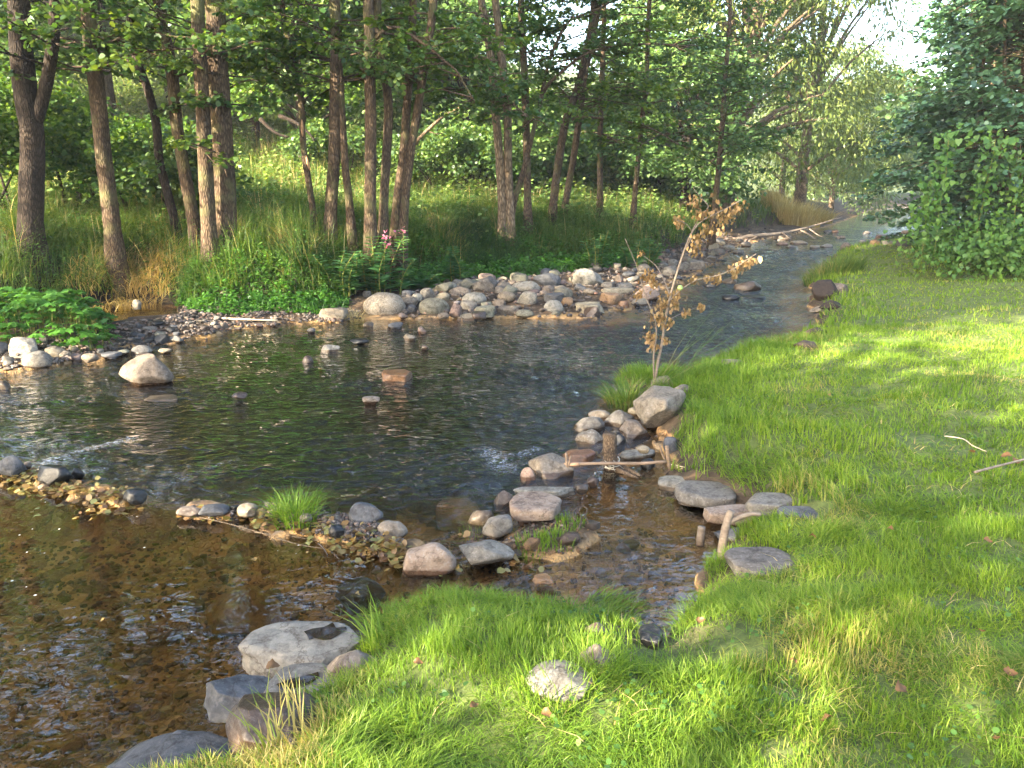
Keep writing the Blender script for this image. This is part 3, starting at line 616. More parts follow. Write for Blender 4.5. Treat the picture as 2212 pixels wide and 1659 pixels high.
BAR = 'stones of the stone bar across the stream'
RK = [
 # far left gravel point
 (-14, 22, 737, 770, 'rslate', 'dark grey stone cut by the left edge of the photo, beside the angular grey block', 'ang'),
 (72, 104, 724, 760, 'rgrey', 'grey stone half hidden behind the angular light grey block', 'ang'),
 (25, 87, 727, 776, 'rpale', 'angular light grey block leaning beside the green leafy clump', 'ang'),
 (50, 113, 757, 800, 'rgrey', 'round grey-white stone just below the angular light grey block', 'smooth'),
 (100, 141, 748, 777, 'rtan', 'pale tan stone behind the round grey-white stone', 'round'),
 (124, 153, 757, 777, 'rbrown', 'brown stone leaning on the tan stone of the left gravel point', 'ang'),
 (136, 184, 762, 790, 'rpink', 'pinkish brown oval stone on the left gravel point', 'round'),
 (178, 211, 764, 782, 'rtan', 'flat tan stone next to the pinkish brown oval stone', 'round'),
 (219, 260, 760, 774, 'rslate', 'flat dark slate stone at the water edge below the leafy clump', 'slab'),
 (254, 281, 754, 767, 'rolive', 'small olive stone between the flat slate and the pale round stone', 'round'),
 (283, 330, 745, 780, 'rpale', 'pale round stone behind the big tan boulder', 'smooth'),
 (343, 371, 752, 763, 'rtan', 'small flat tan stone in water behind the big tan boulder', 'round'),
 (306, 343, 705, 716, 'rgrey', 'flat grey slate lying in the dark wet cobbles', 'slab'),
 (333, 358, 716, 729, 'rolive', 'olive cobble among the dark wet cobbles', 'round'),
 (341, 358, 724, 737, 'rpale', 'pale square cobble among the dark wet cobbles', 'ang'),
 (366, 398, 725, 741, 'rpale', 'pale angular cobble at the right end of the dark wet cobbles', 'ang'),
 (-8, 21, 822, 850, 'rwet', 'wet brown stone in the water at the left edge of the photo', 'round'),
 (288, 303, 650, 665, 'rbrown', 'small brown stone under the dry straw of the far bank', 'round'),
 (467, 483, 657, 671, 'rtan', 'small tan stone in front of the left ground cover patch', 'round'),
 (461, 479, 682, 694, 'rpale', 'small white-grey stone on the muddy gravel strip', 'ang'),
 (500, 534, 846, 862, 'rwet', 'small wet brown stone breaking the surface right of the big boulder', 'round'),
 # boulders mid stream
 (263, 377, 765, 838, 'rtan', 'big pale tan boulder standing alone in the stream at left', 'BIG'),
 (308, 392, 855, 878, 'rwet', 'reddish brown wet slab just under water below the big boulder', 'slab'),
 (695, 734, 744, 768, 'rpale', 'small white stone standing out of the dark water', 'ang'),
 (653, 677, 768, 788, 'rwet', 'small brown wet stone lower left of the white stone', 'ang'),
 (756, 797, 730, 742, 'rdark', 'black wet stone right of the white stone in the water', 'round'),
 (821, 890, 800, 825, 'rwetorange', 'orange brown wet slab breaking the surface in mid stream', 'slab'),
 (783, 822, 855, 873, 'rbrown', 'grey brown pointed stone in mid stream below the orange slab', 'ang'),
 (872, 897, 721, 741, 'rtan', 'tan rounded stone in the water before the bar', 'round'),
 (901, 922, 705, 729, 'rpink', 'pinkish upright stone in the water before the bar', 'ang'),
 (910, 926, 745, 756, 'rwet', 'small brown stone in the water below the pinkish upright stone', 'round'),
 (663, 681, 708, 721, 'rgrey', 'small grey stone in the shallow water left of the granite boulder', 'round'),
 (838, 871, 697, 709, 'rslate', 'flat slate stone in the water below the granite boulder', 'slab'),
 (785, 807, 695, 708, 'rwet', 'small wet brown stone below the granite boulder', 'ang'),
 # stone bar
 (740, 767, 611, 636, 'rpale', 'pale stone half hidden in plants above the granite boulder', 'round'),
 (781, 878, 631, 689, 'rspeck', 'large speckled granite boulder at the left end of the stone bar', 'smooth'),
 (691, 752, 664, 693, 'rtan', 'smooth pale tan block left of the granite boulder', 'block'),
 (783, 804, 628, 644, 'rgrey', 'grey stone peeping out behind the granite boulder', 'round'),
 (858, 905, 640, 668, 'rbrown', 'brown grey stone touching the right side of the granite boulder', 'round'),
 (876, 900, 658, 678, 'rslate', 'dark slate stone between the granite boulder and the olive dome stone', 'round'),
 (905, 971, 643, 683, 'rolive', 'olive grey dome shaped stone at the water edge of the bar', 'smooth'),
 (945, 971, 675, 688, 'rtan', 'small bright tan stone at the foot of the olive dome stone', 'smooth'),
 (890, 913, 634, 650, 'rpale', 'pale stone behind the olive dome stone', 'round'),
 (908, 940, 623, 648, 'rgrey', 'blue grey upright slab behind the olive dome stone', 'ang'),
 (868, 892, 626, 645, 'rslate', 'dark grey oval stone above the brown grey stone of the bar', 'round'),
 (933, 960, 616, 634, 'rtan', 'rounded tan stone at the back of the bar below the ground cover', 'round'),
 (957, 988, 609, 634, 'rgrey', 'grey brown hump stone at the back of the bar', 'round'),
 (968, 1018, 619, 643, 'rbrown', 'brown grey broad stone left of the big dark grey boulder', 'round'),
 (1020, 1077, 595, 637, 'rgrey', 'big grey boulder standing highest on the left half of the bar', 'round'),
 (998, 1052, 631, 657, 'rpale', 'pale speckled oval stone in front of the big grey boulder', 'smooth'),
 (970, 997, 655, 683, 'rpink', 'pinkish angular stone right of the olive dome stone', 'ang'),
 (992, 1031, 649, 672, 'rgrey', 'grey block stone between the pinkish angular stone and the yellowish slab', 'block'),
 (1022, 1071, 660, 685, 'rolive', 'yellowish slanting slab at the water edge of the bar', 'slab'),
 (1018, 1050, 673, 688, 'rwet', 'dark wet flat stone at the water edge below the yellowish slab', 'slab'),
 (1063, 1094, 646, 666, 'rbrown', 'brown squared stone right of the pale speckled oval stone', 'block'),
 (1072, 1120, 661, 678, 'rtan', 'long pale tan slab lying above the olive oval stone', 'slab'),
 (1075, 1115, 629, 651, 'rtan', 'yellow tan oval stone in the middle of the bar', 'smooth'),
 (1068, 1096, 617, 636, 'rgrey', 'grey stone right beside the big grey boulder', 'round'),
 (1104, 1168, 607, 636, 'rpale', 'broad pale stone at the back of the bar with a green sprig before it', 'round'),
 (1116, 1160, 627, 661, 'rgrey', 'round grey stone with flat left side in the middle of the bar', 'round'),
 (1113, 1154, 668, 687, 'rolive', 'olive oval stone at the water edge of the bar', 'smooth'),
 (1096, 1115, 660, 681, 'rtan', 'small tan stone left of the olive oval stone', 'round'),
 (1150, 1212, 589, 622, 'rslate', 'dark grey stone heap piece left of the big pale green stone', 'ang'),
 (1171, 1198, 616, 637, 'rbrown', 'small brown stone under the dark grey stone at the back', 'round'),
 (1193, 1237, 621, 645, 'rolive', 'olive tan oval stone left of the big pale green stone', 'smooth'),
 (1175, 1217, 633, 655, 'rslate', 'dark blue grey flat stone behind the round yellowish stone', 'slab'),
 (1174, 1219, 648, 680, 'rpale', 'round yellowish pale stone at the water edge of the bar', 'smooth'),
 (1210, 1238, 641, 667, 'rorange', 'orange brown stone behind the round yellowish stone', 'ang'),
 (1236, 1304, 579, 625, 'rpale', 'big pale green grey boulder, the tallest of the bar', 'round'),
 (1239, 1269, 613, 633, 'rslate', 'small dark grey stone at the foot of the big pale green grey boulder', 'ang'),
 (1257, 1290, 622, 638, 'rbrown', 'brown oval stone in front of the big pale green grey boulder', 'round'),
 (1241, 1305, 654, 677, 'rtan', 'broad flat tan stone at the water edge right of the yellowish round one', 'slab'),
 (1258, 1297, 661, 690, 'rwet', 'wet pointed stone sticking into the water at the end of the bar', 'ang'),
 (1298, 1328, 609, 624, 'rgrey', 'grey flat stone right of the big pale green grey boulder', 'slab'),
 (1327, 1366, 611, 625, 'rslate', 'dark flat stone above the long tan slab', 'slab'),
 (1298, 1373, 621, 639, 'rtan', 'long tan slab lying across the right half of the bar', 'slab'),
 (1294, 1345, 631, 662, 'rorange', 'orange tan hump stone below the long tan slab', 'round'),
 (1336, 1360, 649, 667, 'rwetorange', 'small orange wet stone at the water edge right of the orange hump', 'round'),
 (1371, 1425, 618, 655, 'rpink', 'pink tan boulder behind the dead sapling at the end of the bar', 'round'),
 (1363, 1404, 590, 610, 'rtan', 'tan pointed flat stone at the back of the right end of the bar', 'ang'),
 (1329, 1347, 593, 615, 'rbrown', 'brown stone standing on edge at the back of the bar', 'ang'),
 (1373, 1405, 570, 592, 'rbrown', 'brown rounded stone at the vegetation edge above the pointed flat stone', 'round'),
 (1428, 1464, 575, 600, 'rgrey', 'grey olive oval stone seen left of the sapling stem', 'smooth'),
 (1412, 1444, 565, 582, 'rgrey', 'grey stone behind the grey olive oval stone', 'round'),
 (1442, 1464, 560, 578, 'rpale', 'small pale stone at the back edge left of the sapling stem', 'round'),
 (1483, 1521, 562, 586, 'rpale', 'pale grey flat stone right of the sapling stem', 'slab'),
 (1463, 1490, 566, 586, 'rgrey', 'grey block right behind the sapling stem', 'block'),
 # stones in the riffle
 (1586, 1646, 606, 637, 'rwet', 'dark brown boulder standing in the riffle', 'round'),
 (1557, 1592, 599, 622, 'rwet', 'brown stone touching the left side of the dark riffle boulder', 'ang'),
 (1518, 1556, 606, 624, 'rdark', 'black wet stone in the riffle left of the brown boulder', 'round'),
 (1560, 1598, 636, 650, 'rdark', 'black wet stone just below the dark brown riffle boulder', 'round'),
 (1602, 1652, 638, 652, 'rdark', 'dark flat stone washed over at the foot of the riffle boulder', 'slab'),
 (1536, 1566, 600, 612, 'rwet', 'reddish wet stone in the riffle upstream of the black stone', 'round'),
 (1562, 1587, 529, 542, 'rpale', 'pale stone on the left shore by the driftwood butt', 'round'),
 (1540, 1566, 536, 551, 'rgrey', 'grey stone on the left shore under the driftwood butt', 'round'),
 (1583, 1608, 540, 552, 'rgrey', 'flat grey stone on the shore below the driftwood', 'slab'),
 (1600, 1622, 522, 533, 'rpale', 'pale stone in front of the driftwood branch', 'round'),
 (1671, 1708, 508, 524, 'rtan', 'pale tan stone in the far riffle below the driftwood', 'slab'),
 (1707, 1746, 520, 532, 'rtan', 'long tan stone in the far riffle', 'slab'),
 (1677, 1702, 523, 534, 'rpink', 'pink stone in the far riffle left of the long tan stone', 'round'),
 (1694, 1724, 529, 541, 'rpale', 'pale stone in front of the long tan stone of the far riffle', 'ang'),
 (1731, 1757, 494, 504, 'rtan', 'tan stone under the driftwood branch', 'round'),
 (1769, 1799, 526, 541, 'rpale', 'pale pointed stone in the middle of the far riffle', 'ang'),
 (1750, 1772, 530, 541, 'rgrey', 'flat grey stone left of the pale pointed stone in the far riffle', 'slab'),
 (1815, 1843, 523, 541, 'rbrown', 'brown pointed stone in the far riffle near the grass point', 'ang'),
 (1779, 1800, 496, 506, 'rslate', 'small dark stone upstream in the far riffle', 'round'),
 (1797, 1812, 496, 507, 'rorange', 'small orange stone upstream in the far riffle', 'round'),
 (1806, 1826, 509, 519, 'rtan', 'small tan stone above the brown pointed stone', 'round'),
 (1853, 1882, 517, 530, 'rslate', 'dark stone left of the orange stone near the bush', 'round'),
 (1879, 1902, 517, 531, 'rorange', 'bright orange tan stone near the bush in the far riffle', 'smooth'),
 (1888, 1920, 507, 519, 'rpink', 'long pinkish stone near the bush in the far riffle', 'slab'),
 (1906, 1930, 520, 530, 'rgrey', 'flat grey stone right of the bright orange tan stone', 'slab'),
 (1934, 1962, 518, 536, 'rslate', 'dark slab leaning from the grass tip below the bush', 'slab'),
 (1942, 1974, 495, 512, 'rpink', 'pink stone half under the bush at the far riffle', 'round'),
 (1862, 1884, 499, 509, 'rgrey', 'grey stone under the lowest leaves of the bush', 'round'),
 # right bank and stick dam
 (1369, 1414, 846, 880, 'rgrey', 'grey stone behind the left shoulder of the big brown boulder', 'round'),
 (1406, 1454, 811, 842, 'rtan', 'tan stone beside the foot of the dead sapling', 'round'),
 (1455, 1492, 830, 850, 'rgrey', 'grey stone in grass right of the sapling foot', 'round'),
 (1318, 1352, 838, 872, 'rbrown', 'brown stone under the grass tuft of the sapling island', 'round'),
 (1369, 1484, 842, 932, 'rbrown', 'big smooth brown boulder against the long bank grass', 'BIGSMOOTH'),
 (1356, 1390, 880, 900, 'rtan', 'small tan stone between the grass tuft and the pale grey wedge stone', 'round'),
 (1270, 1322, 885, 918, 'rbrown', 'brown arched stone at the stream end of the stone group', 'round'),
 (1293, 1372, 886, 940, 'rgrey', 'grey wedge stone left of the brown pyramid stone', 'ang'),
 (1233, 1308, 898, 950, 'rgrey', 'pitted grey stone upper left of the wooden post', 'round'),
 (1241, 1310, 928, 982, 'rspeck', 'golden pitted stone left of the wooden post', 'round'),
 (1336, 1408, 906, 966, 'rbrown', 'brown pyramid stone in front of the big smooth brown boulder', 'ang'),
 (1310, 1351, 935, 978, 'rdark', 'dark wet stone behind the wooden post', 'round'),
 (1336, 1418, 965, 1000, 'rgrey', 'flat grey stone right of the wooden post carrying a small pale stone', 'slab'),
 (1434, 1464, 945, 984, 'rslate', 'dark slate standing on edge at the grass edge by the stakes', 'block'),
 (1383, 1415, 989, 1018, 'rdark', 'dark wet stone beside the horizontal stick', 'round'),
 (1213, 1288, 967, 1000, 'rwetorange', 'bright orange wet slab left of the wooden post', 'slab'),
 (1124, 1160, 1009, 1050, 'rpink', 'pinkish stone at the left of the jagged dark stone', 'round'),
 (1141, 1240, 982, 1054, 'rbrown', 'jagged dark brown stone behind the left stake', 'ang'),
 (1108, 1245, 1048, 1078, 'rgrey', 'long flat grey stone lying behind the pink slab', 'slab'),
 (1100, 1215, 1056, 1122, 'rpink', 'large smooth pink slab on the sunny stone pile', 'SLAB'),
 (1065, 1108, 1058, 1098, 'rwet', 'brown wet stone left of the large pink slab', 'ang'),
 (1118, 1150, 1110, 1136, 'rpink', 'small pink stone propping up the large pink slab', 'ang'),
 (1010, 1067, 1099, 1146, 'rwet', 'reddish brown wet stone left of the cream block', 'round'),
 (1042, 1108, 1110, 1158, 'rpale', 'cream white block stone on the sunny stone pile', 'block'),
 (1419, 1506, 1024, 1062, 'rgrey', 'flat grey stone at the right side of the side channel', 'SLAB'),
 (1459, 1584, 1031, 1100, 'rgrey', 'broad grey slab with a rusty edge on the right shore', 'SLAB'),
 (1609, 1714, 1059, 1112, 'rgrey', 'grey oval stone half in the grass above the forked stake', 'SLAB'),
 (1521, 1644, 1087, 1134, 'rpink', 'broad pinkish flat stone behind the forked stake', 'SLAB'),
 (1683, 1792, 1088, 1140, 'rslate', 'blue grey slab sinking into the grass', 'SLAB'),
 (1543, 1660, 1134, 1184, 'rslate', 'wet grey slab behind the foot of the forked stake', 'SLAB'),
 (1572, 1716, 1175, 1262, 'rgrey', 'large flat green grey slab at the grass edge below the forked stake', 'SLAB'),
 (1268, 1294, 1029, 1052, 'rwet', 'small wet brown stone in the side channel behind the pile', 'round'),
 (1241, 1270, 1045, 1066, 'rwet', 'small wet pointed stone right of the long flat grey stone', 'ang'),
 # dam line
 (-6, 54, 985, 1030, 'rslate', 'slate grey stone at the left end of the leaf dam', 'round'),
 (82, 162, 1002, 1056, 'rdark', 'large black wet stone in the leaf dam', 'ang'),
 (156, 184, 1009, 1036, 'rdark', 'small black angular stone right of the large black one', 'ang'),
 (48, 68, 997, 1014, 'rbrown', 'small brown grey stone right of the slate grey dam stone', 'round'),
 (25, 49, 1007, 1022, 'rtan', 'small tan stone on top of the leaf dam', 'round'),
 (266, 315, 1055, 1089, 'rdark', 'round black wet stone ending the left leaf dam', 'round'),
 (113, 190, 1064, 1092, 'rslate', 'flat slate slab under yellow leaves in the leaf dam', 'slab'),
 (383, 438, 1093, 1114, 'rbrown', 'brown grey stone right of the gap in the dam', 'round'),
 (430, 495, 1088, 1114, 'rslate', 'dark grey oval stone on the dam line', 'round'),
 (494, 516, 1091, 1113, 'rdark', 'thin dark stone leaning on the dam line', 'ang'),
 (513, 556, 1087, 1114, 'rbrown', 'purplish brown stone left of the bright grass tuft', 'round'),
 (753, 830, 1085, 1134, 'rslate', 'dark grey smooth stone behind the gravel heap', 'round'),
 (813, 881, 1123, 1168, 'rbrown', 'purple brown rounded stone right of the gravel heap', 'smooth'),
 (846, 879, 1162, 1180, 'rwet', 'small dark stone under the purple brown rounded stone', 'round'),
 (710, 744, 1134, 1160, 'rdark', 'dark stone at the front foot of the gravel heap', 'round'),
 (648, 674, 1110, 1130, 'rbrown', 'brown stone left on the gravel heap', 'round'),
 (868, 987, 1172, 1240, 'rpink', 'large pale pinkish block ending the gravel dam', 'BLOCK'),
 (990, 1112, 1163, 1222, 'rgrey', 'large greenish grey flat stone right of the pale pinkish block', 'round'),
 # pool, mostly below the surface
 (435, 598, 1212, 1318, 'bedorange', 'large orange brown boulder lying under the pool surface', 'SUB'),
 (722, 832, 1215, 1290, 'rwet', 'dark brown rounded stone just under the surface before the leaf raft', 'SUB'),
 (700, 850, 1290, 1360, 'rwet', 'reddish submerged slab behind the big flat stone', 'SUB'),
 (1080, 1150, 1240, 1270, 'rwetorange', 'orange submerged stone in the fast side channel', 'SUB'),
 (1150, 1195, 1235, 1262, 'rwetorange', 'small bright orange stone at the surface of the side channel', 'slab'),
 # foreground
 (518, 786, 1333, 1470, 'rpale', 'big flat cream slab with a small rain puddle on top', 'TOPSLAB'),
 (703, 822, 1398, 1478, 'rbrown', 'brown grey stone wedged between the cream slab and the grass', 'round'),
 (576, 732, 1428, 1548, 'rgrey', 'hollowed grey stone holding a pool of water below the cream slab', 'TOPSLAB2'),
 (443, 598, 1455, 1545, 'rslate', 'dark blue grey stone perched on a wet brown one', 'PERCH'),
 (478, 690, 1505, 1625, 'rwet', 'wet brown stone half under water carrying the dark blue grey one', 'block'),
 (228, 516, 1583, 1730, 'rslate', 'big dark grey pitted boulder at the bottom edge of the photo', 'BOT'),
 (366, 410, 1578, 1602, 'rslate', 'small grey stone behind the big dark boulder at the bottom edge', 'round'),
 (1134, 1290, 1434, 1510, 'rgrey', 'half buried grey brown stone in the foreground grass', 'round'),
 (1246, 1332, 1394, 1455, 'rbrown', 'half buried brown stone behind the grey brown one in the foreground grass', 'round'),
 (1376, 1434, 1346, 1410, 'rdark', 'wet dark slate in the muddy notch of the near bank', 'slab'),
 (1260, 1310, 1345, 1392, 'rwet', 'wet brown stone at the muddy water edge', 'round'),
 (1748, 1790, 660, 676, 'rbrown', 'brown stone in the dark cut bank', 'ang'),
 (1782, 1832, 611, 634, 'rbrown', 'brown angular stone in the grass edge by the riffle', 'ang'),
 (1752, 1790, 636, 650, 'rwet', 'low wet stone at the foot of the cut bank', 'slab'),
 (1560, 1604, 777, 790, 'rtan', 'flat tan stone in the water by the long bank grass', 'slab'),
]
BASEZ = {'large smooth pink slab': .07, 'long flat grey stone lying': .0, 'flat grey stone at the right side': -.01, 'broad grey slab with a rusty': .0, 'grey oval stone half in': .13, 'broad pinkish flat stone': .01, 'blue grey slab sinking': .15,
    'wet grey slab behind the foot': -.03, 'large flat green grey slab': .15, 'bright orange wet slab': -.02, 'cream white block': .0, 'flat grey stone right of the wooden post carrying': -.02, 'large greenish grey flat': -.02, 'large pale pinkish block': -.04,
    'zzz': 0}
for e_ in RK:
    x0, x1, y0, y1, m_, lab, kind_ = e_[:7]
    kw = dict(kind=kind_)
    if kind_ == 'BIG': kw = dict(kind='ang', dr=.8, sink=.12)
    if kind_ == 'BIGSMOOTH': kw = dict(kind='ang', dr=1.1, sink=.25, minc=.3)
    if kind_ == 'SLAB': kw = dict(kind='plate', dr=.95, minc=.28)
    if kind_ == 'slab': kw = dict(kind='slab', dr=.95)
    if kind_ == 'BLOCK': kw = dict(kind='block', dr=.55, sink=.2)
    if kind_ == 'SUB': kw = dict(kind='round', dr=.9, minc=.2)
    if kind_ == 'TOPSLAB': kw = dict(kind='plate', dr=1.0, minc=.22, base=.02)
    if kind_ == 'TOPSLAB2': kw = dict(kind='plate', dr=.9, minc=.3, base=.07)
    if kind_ == 'PERCH': kw = dict(kind='ang', dr=.75, base=.03)
    if kind_ == 'BOT': kw = dict(kind='smooth', dr=.8, base=-.04)
    for key, bz in BASEZ.items():
        if key in lab: kw['base'] = bz
    if 'half buried' in lab: kw['sink'] = .40
    in_bar = 690 < x0 < 1530 and 560 < y0 < 675
    nm = 'boulder' if lab.find('boulder') >= 0 and (x1 - x0) > 45 and 'touching' not in lab else 'stone'
    res = rock(x0, x1, y0, y1, m_, lab, name=nm, cat=nm, group=BAR if in_bar else None, **kw)
    if kind_ == 'SUB':
        o = res[0]; V = np.array([v.co[2] for v in o.data.vertices]); o.location.z = -.012 - V.max() if 'just' in lab else -.022 - V.max()
    if kind_ == 'TOPSLAB': CREAM = res
    if kind_ == 'TOPSLAB2': BOWL = res
# the small pale stone lying on the flat grey one
rock(1374, 1404, 961, 978, 'rtan', 'small pale stone lying on the flat grey stone right of the wooden post', 'ang', name='stone', cat='stone', base=.13)

# countable cobbles nobody could tell apart: copies of shared shapes
def scatter_rocks(n, poly_px, smin, smax, mats, name, label, group, zoff=-.25, z=0.05, seed=0, avoid=True):
    r_ = np.random.default_rng(seed); poly = ground_pts(poly_px, z)
    protos = []
    for k, m_ in enumerate(mats):
        for q in range(2):
            V, Fc = rock_shape(['round', 'ang', 'slab', 'smooth'][(k + q) % 4], 3, 500 + seed * 20 + k * 2 + q)
            protos.append(raw_mesh(name, V * .5, np.full(len(Fc), 3), Fc.ravel(), M[m_]))
    mn, mx_ = poly.min(0), poly.max(0); got = 0; tries = 0
    placed = [(a, b, max(c, d)) for a, b, c, d in ROCKFOOT]
    while got < n and tries < n * 60:
        tries += 1; p = r_.uniform(mn, mx_)
        if not inside(p[None], poly)[0]: continue
        s_ = smin + (smax - smin) * r_.random() ** 1.8
        if avoid and any((p[0] - a) ** 2 + (p[1] - b) ** 2 < (c * .75 + s_ * .35) ** 2 for a, b, c in placed): continue
        placed.append((p[0], p[1], s_ * .5)); h_ = s_ * r_.uniform(.4, .75)
        o = link(name, protos[r_.integers(len(protos))], None, (p[0], p[1], gz(*p) + h_ * (.5 + zoff)))
        o.scale = (s_, s_ * r_.uniform(.65, 1), h_); o.rotation_euler = (r_.normal(0, .15), r_.normal(0, .15), r_.uniform(0, 6.28))
        tag(o, label, 'stone', group); got += 1
scatter_rocks(120, [(870, 683), (1290, 686), (1390, 655), (1450, 612), (1540, 560), (1570, 530), (1530, 508), (1450, 548), (1400, 574), (1330, 592), (1130, 608), (1050, 612), (940, 626), (870, 648)], .12, .36,
    ['rgrey', 'rtan', 'rbrown', 'rslate', 'rpink', 'rolive'], 'cobble', 'small cobble wedged between the bigger stones of the stone bar', 'small cobbles of the stone bar', seed=1)
scatter_rocks(26, [(265, 742), (400, 742), (395, 722), (340, 708), (290, 716), (240, 745)], .09, .2, ['rdark', 'rslate', 'rwet'], 'cobble',
    'dark wet cobble in the patch of cobbles behind the big tan boulder', 'dark wet cobbles behind the big boulder', seed=2)
scatter_rocks(34, [(1590, 545), (1640, 528), (1830, 545), (1990, 525), (1985, 495), (1760, 492), (1620, 512), (1570, 535)], .12, .42, ['rgrey', 'rtan', 'rwet', 'rslate', 'rpale'], 'cobble',
    'small cobble in the far riffle among the bigger riffle stones', 'small cobbles of the far riffle', seed=3, z=0)
scatter_rocks(30, [(0, 800), (110, 792), (260, 768), (280, 752), (180, 752), (20, 770)], .05, .13, ['rbrown', 'rgrey', 'rtan', 'rwet'], 'cobble',
    'small cobble on the left gravel point beneath the leafy clump', 'small cobbles of the left gravel point', seed=4)
scatter_rocks(40, [(420, 728), (780, 694), (780, 680), (690, 688), (400, 702), (385, 722)], .05, .14, ['rbrown', 'rgrey', 'rwet', 'rslate', 'rpink'], 'cobble',
    'small cobble on the muddy gravel strip left of the smooth tan block', 'small cobbles of the muddy gravel strip', seed=5)
scatter_rocks(60, [(150, 900), (700, 870), (1180, 900), (1150, 980), (1000, 1080), (500, 1060), (250, 980)], .12, .34, ['rwetorange', 'bedgravel', 'rwet', 'rwetorange'], 'bed_stone',
    'brown stone seen dimly on the bed of the middle stream', 'stones on the bed of the middle stream', zoff=-.32, seed=6, z=0)
scatter_rocks(26, [(40, 1180), (400, 1130), (700, 1200), (680, 1330), (420, 1440), (150, 1560), (60, 1400)], .05, .15, ['rwetorange', 'bedgravel', 'bedgravel'], 'bed_stone',
    'small brown stone seen on the bed of the clear foreground pool', 'stones on the bed of the foreground pool', zoff=-.2, seed=7, z=0)
scatter_rocks(24, [(930, 1250), (1400, 1100), (1500, 1180), (1430, 1290), (1180, 1310), (950, 1310)], .05, .14, ['rwetorange', 'bedgravel', 'rwet'], 'bed_stone',
    'small brown stone on the bed of the side channel', 'stones on the bed of the side channel', zoff=-.2, seed=8, z=0)

def gravel(name, label, zones, seed=0, m='rpebble'):
    r_ = np.random.default_rng(seed); mb = MB(); V0, F0 = ICO[1]
    for poly_px, n, s0, s1, lift in zones:
        poly = ground_pts(poly_px, 0.02); mn, mx_ = poly.min(0), poly.max(0)
        P = r_.uniform(mn, mx_, (n * 5, 2)); P = P[inside(P, poly)][:n]; n = len(P); z = height(P)
        s_ = s0 + (s1 - s0) * r_.random(n) ** 2
        a = r_.uniform(0, 6.28, n); sh = r_.uniform(.4, 1, (n, 3)); sh[:, 2] *= .8; sh[:, 0] = 1
        V = V0[None] * (1 + r_.normal(0, .13, (n, len(V0), 1))) * sh[:, None] * (s_ / 2)[:, None, None]
        ca, sa = np.cos(a)[:, None], np.sin(a)[:, None]
        V = np.stack([V[..., 0] * ca - V[..., 1] * sa, V[..., 0] * sa + V[..., 1] * ca, V[..., 2]], -1)
        V += np.stack([P[:, 0], P[:, 1], z + s_ * .12 + lift * r_.random(n)], 1)[:, None]
        I = (F0[None] + (np.arange(n) * len(V0))[:, None, None]).ravel()
        mb.add(V.reshape(-1, 3), np.full(n * len(F0), 3), I)
    o = mb.build(name, M[m], smooth=False); tag(o, label, kind='stuff'); return o
def gravel_mat():
    m, nt, out = mat('gravel')
    g = nd(nt, 'NewGeometry'); r = ramp(nt, g.outputs['Random Per Island'], [(0, (.02, .018, .017)), (.3, (.055, .042, .032)), (.55, (.10, .075, .055)), (.8, (.16, .13, .105)), (.93, (.20, .10, .06)), (1, (.26, .23, .20))])
    sx = nd(nt, 'SeparateXYZ'); L(nt, g.outputs['Position'], sx.inputs[0])
    rw = ramp(nt, sx.outputs[2], [(0.02, (1, 1, 1)), (0.07, (0, 0, 0))])
    c = mixc(nt, rw.outputs[0], r.outputs[0], mixc(nt, 1.0, r.outputs[0], (.4, .33, .27), 'MULTIPLY'))
    n = nd(nt, 'TexNoise', i={'Scale': 90.0}); L(nt, g.outputs['Position'], n.inputs['Vector'])
    c = mixc(nt, .5, c, mixc(nt, 1.0, c, n.outputs[0], 'MULTIPLY'))
    p = nd(nt, 'BsdfPrincipled'); L(nt, c, p.inputs['Base Color']); L(nt, math_(nt, 'SUBTRACT', .8, math_(nt, 'MULTIPLY', rw.outputs[0], .5)), p.inputs['Roughness']); L(nt, p.outputs[0], out.inputs[0])
    return m
M['gravel'] = gravel_mat()
gravel('shore_gravel', 'gravel and small stones of the shores', [
    ([(-100, 800), (110, 796), (260, 770), (330, 754), (410, 738), (560, 712), (790, 696), (780, 680), (690, 672), (400, 675), (390, 704), (230, 724), (215, 745), (0, 770)], 4200, .02, .075, .01),
    ([(860, 690), (1290, 692), (1390, 664), (1450, 622), (1560, 566), (1600, 528), (1540, 500), (1450, 545), (1330, 578), (1050, 592), (860, 630)], 4200, .03, .12, .02),
    ([(1560, 560), (1990, 540), (1990, 490), (1600, 505)], 900, .05, .14, .0)], 21, 'gravel')
gravel('gravel_heap', 'sunlit heap of small reddish pebbles on the dam', [
    ([(570, 1100), (640, 1095), (700, 1115), (760, 1125), (830, 1150), (850, 1172), (760, 1178), (690, 1162), (640, 1150), (560, 1128)], 1400, .012, .035, .012),
    ([(380, 1100), (540, 1100), (560, 1122), (390, 1120)], 250, .015, .035, .005), ([(990, 1190), (1110, 1140), (1260, 1120), (1250, 1190), (1110, 1225)], 400, .01, .03, .0)], 22, 'gravel')
gravel('bed_gravel', 'brown gravel on the bed of the clear pool', [
    ([(-300, 1100), (500, 1120), (900, 1230), (1400, 1080), (1500, 1180), (1430, 1330), (850, 1330), (600, 1500), (300, 1640), (-600, 1700)], 3500, .015, .05, .0),
    ([(850, 1150), (1100, 1010), (1150, 1100), (1010, 1180)], 700, .015, .06, .0)], 23, 'bedgravel')

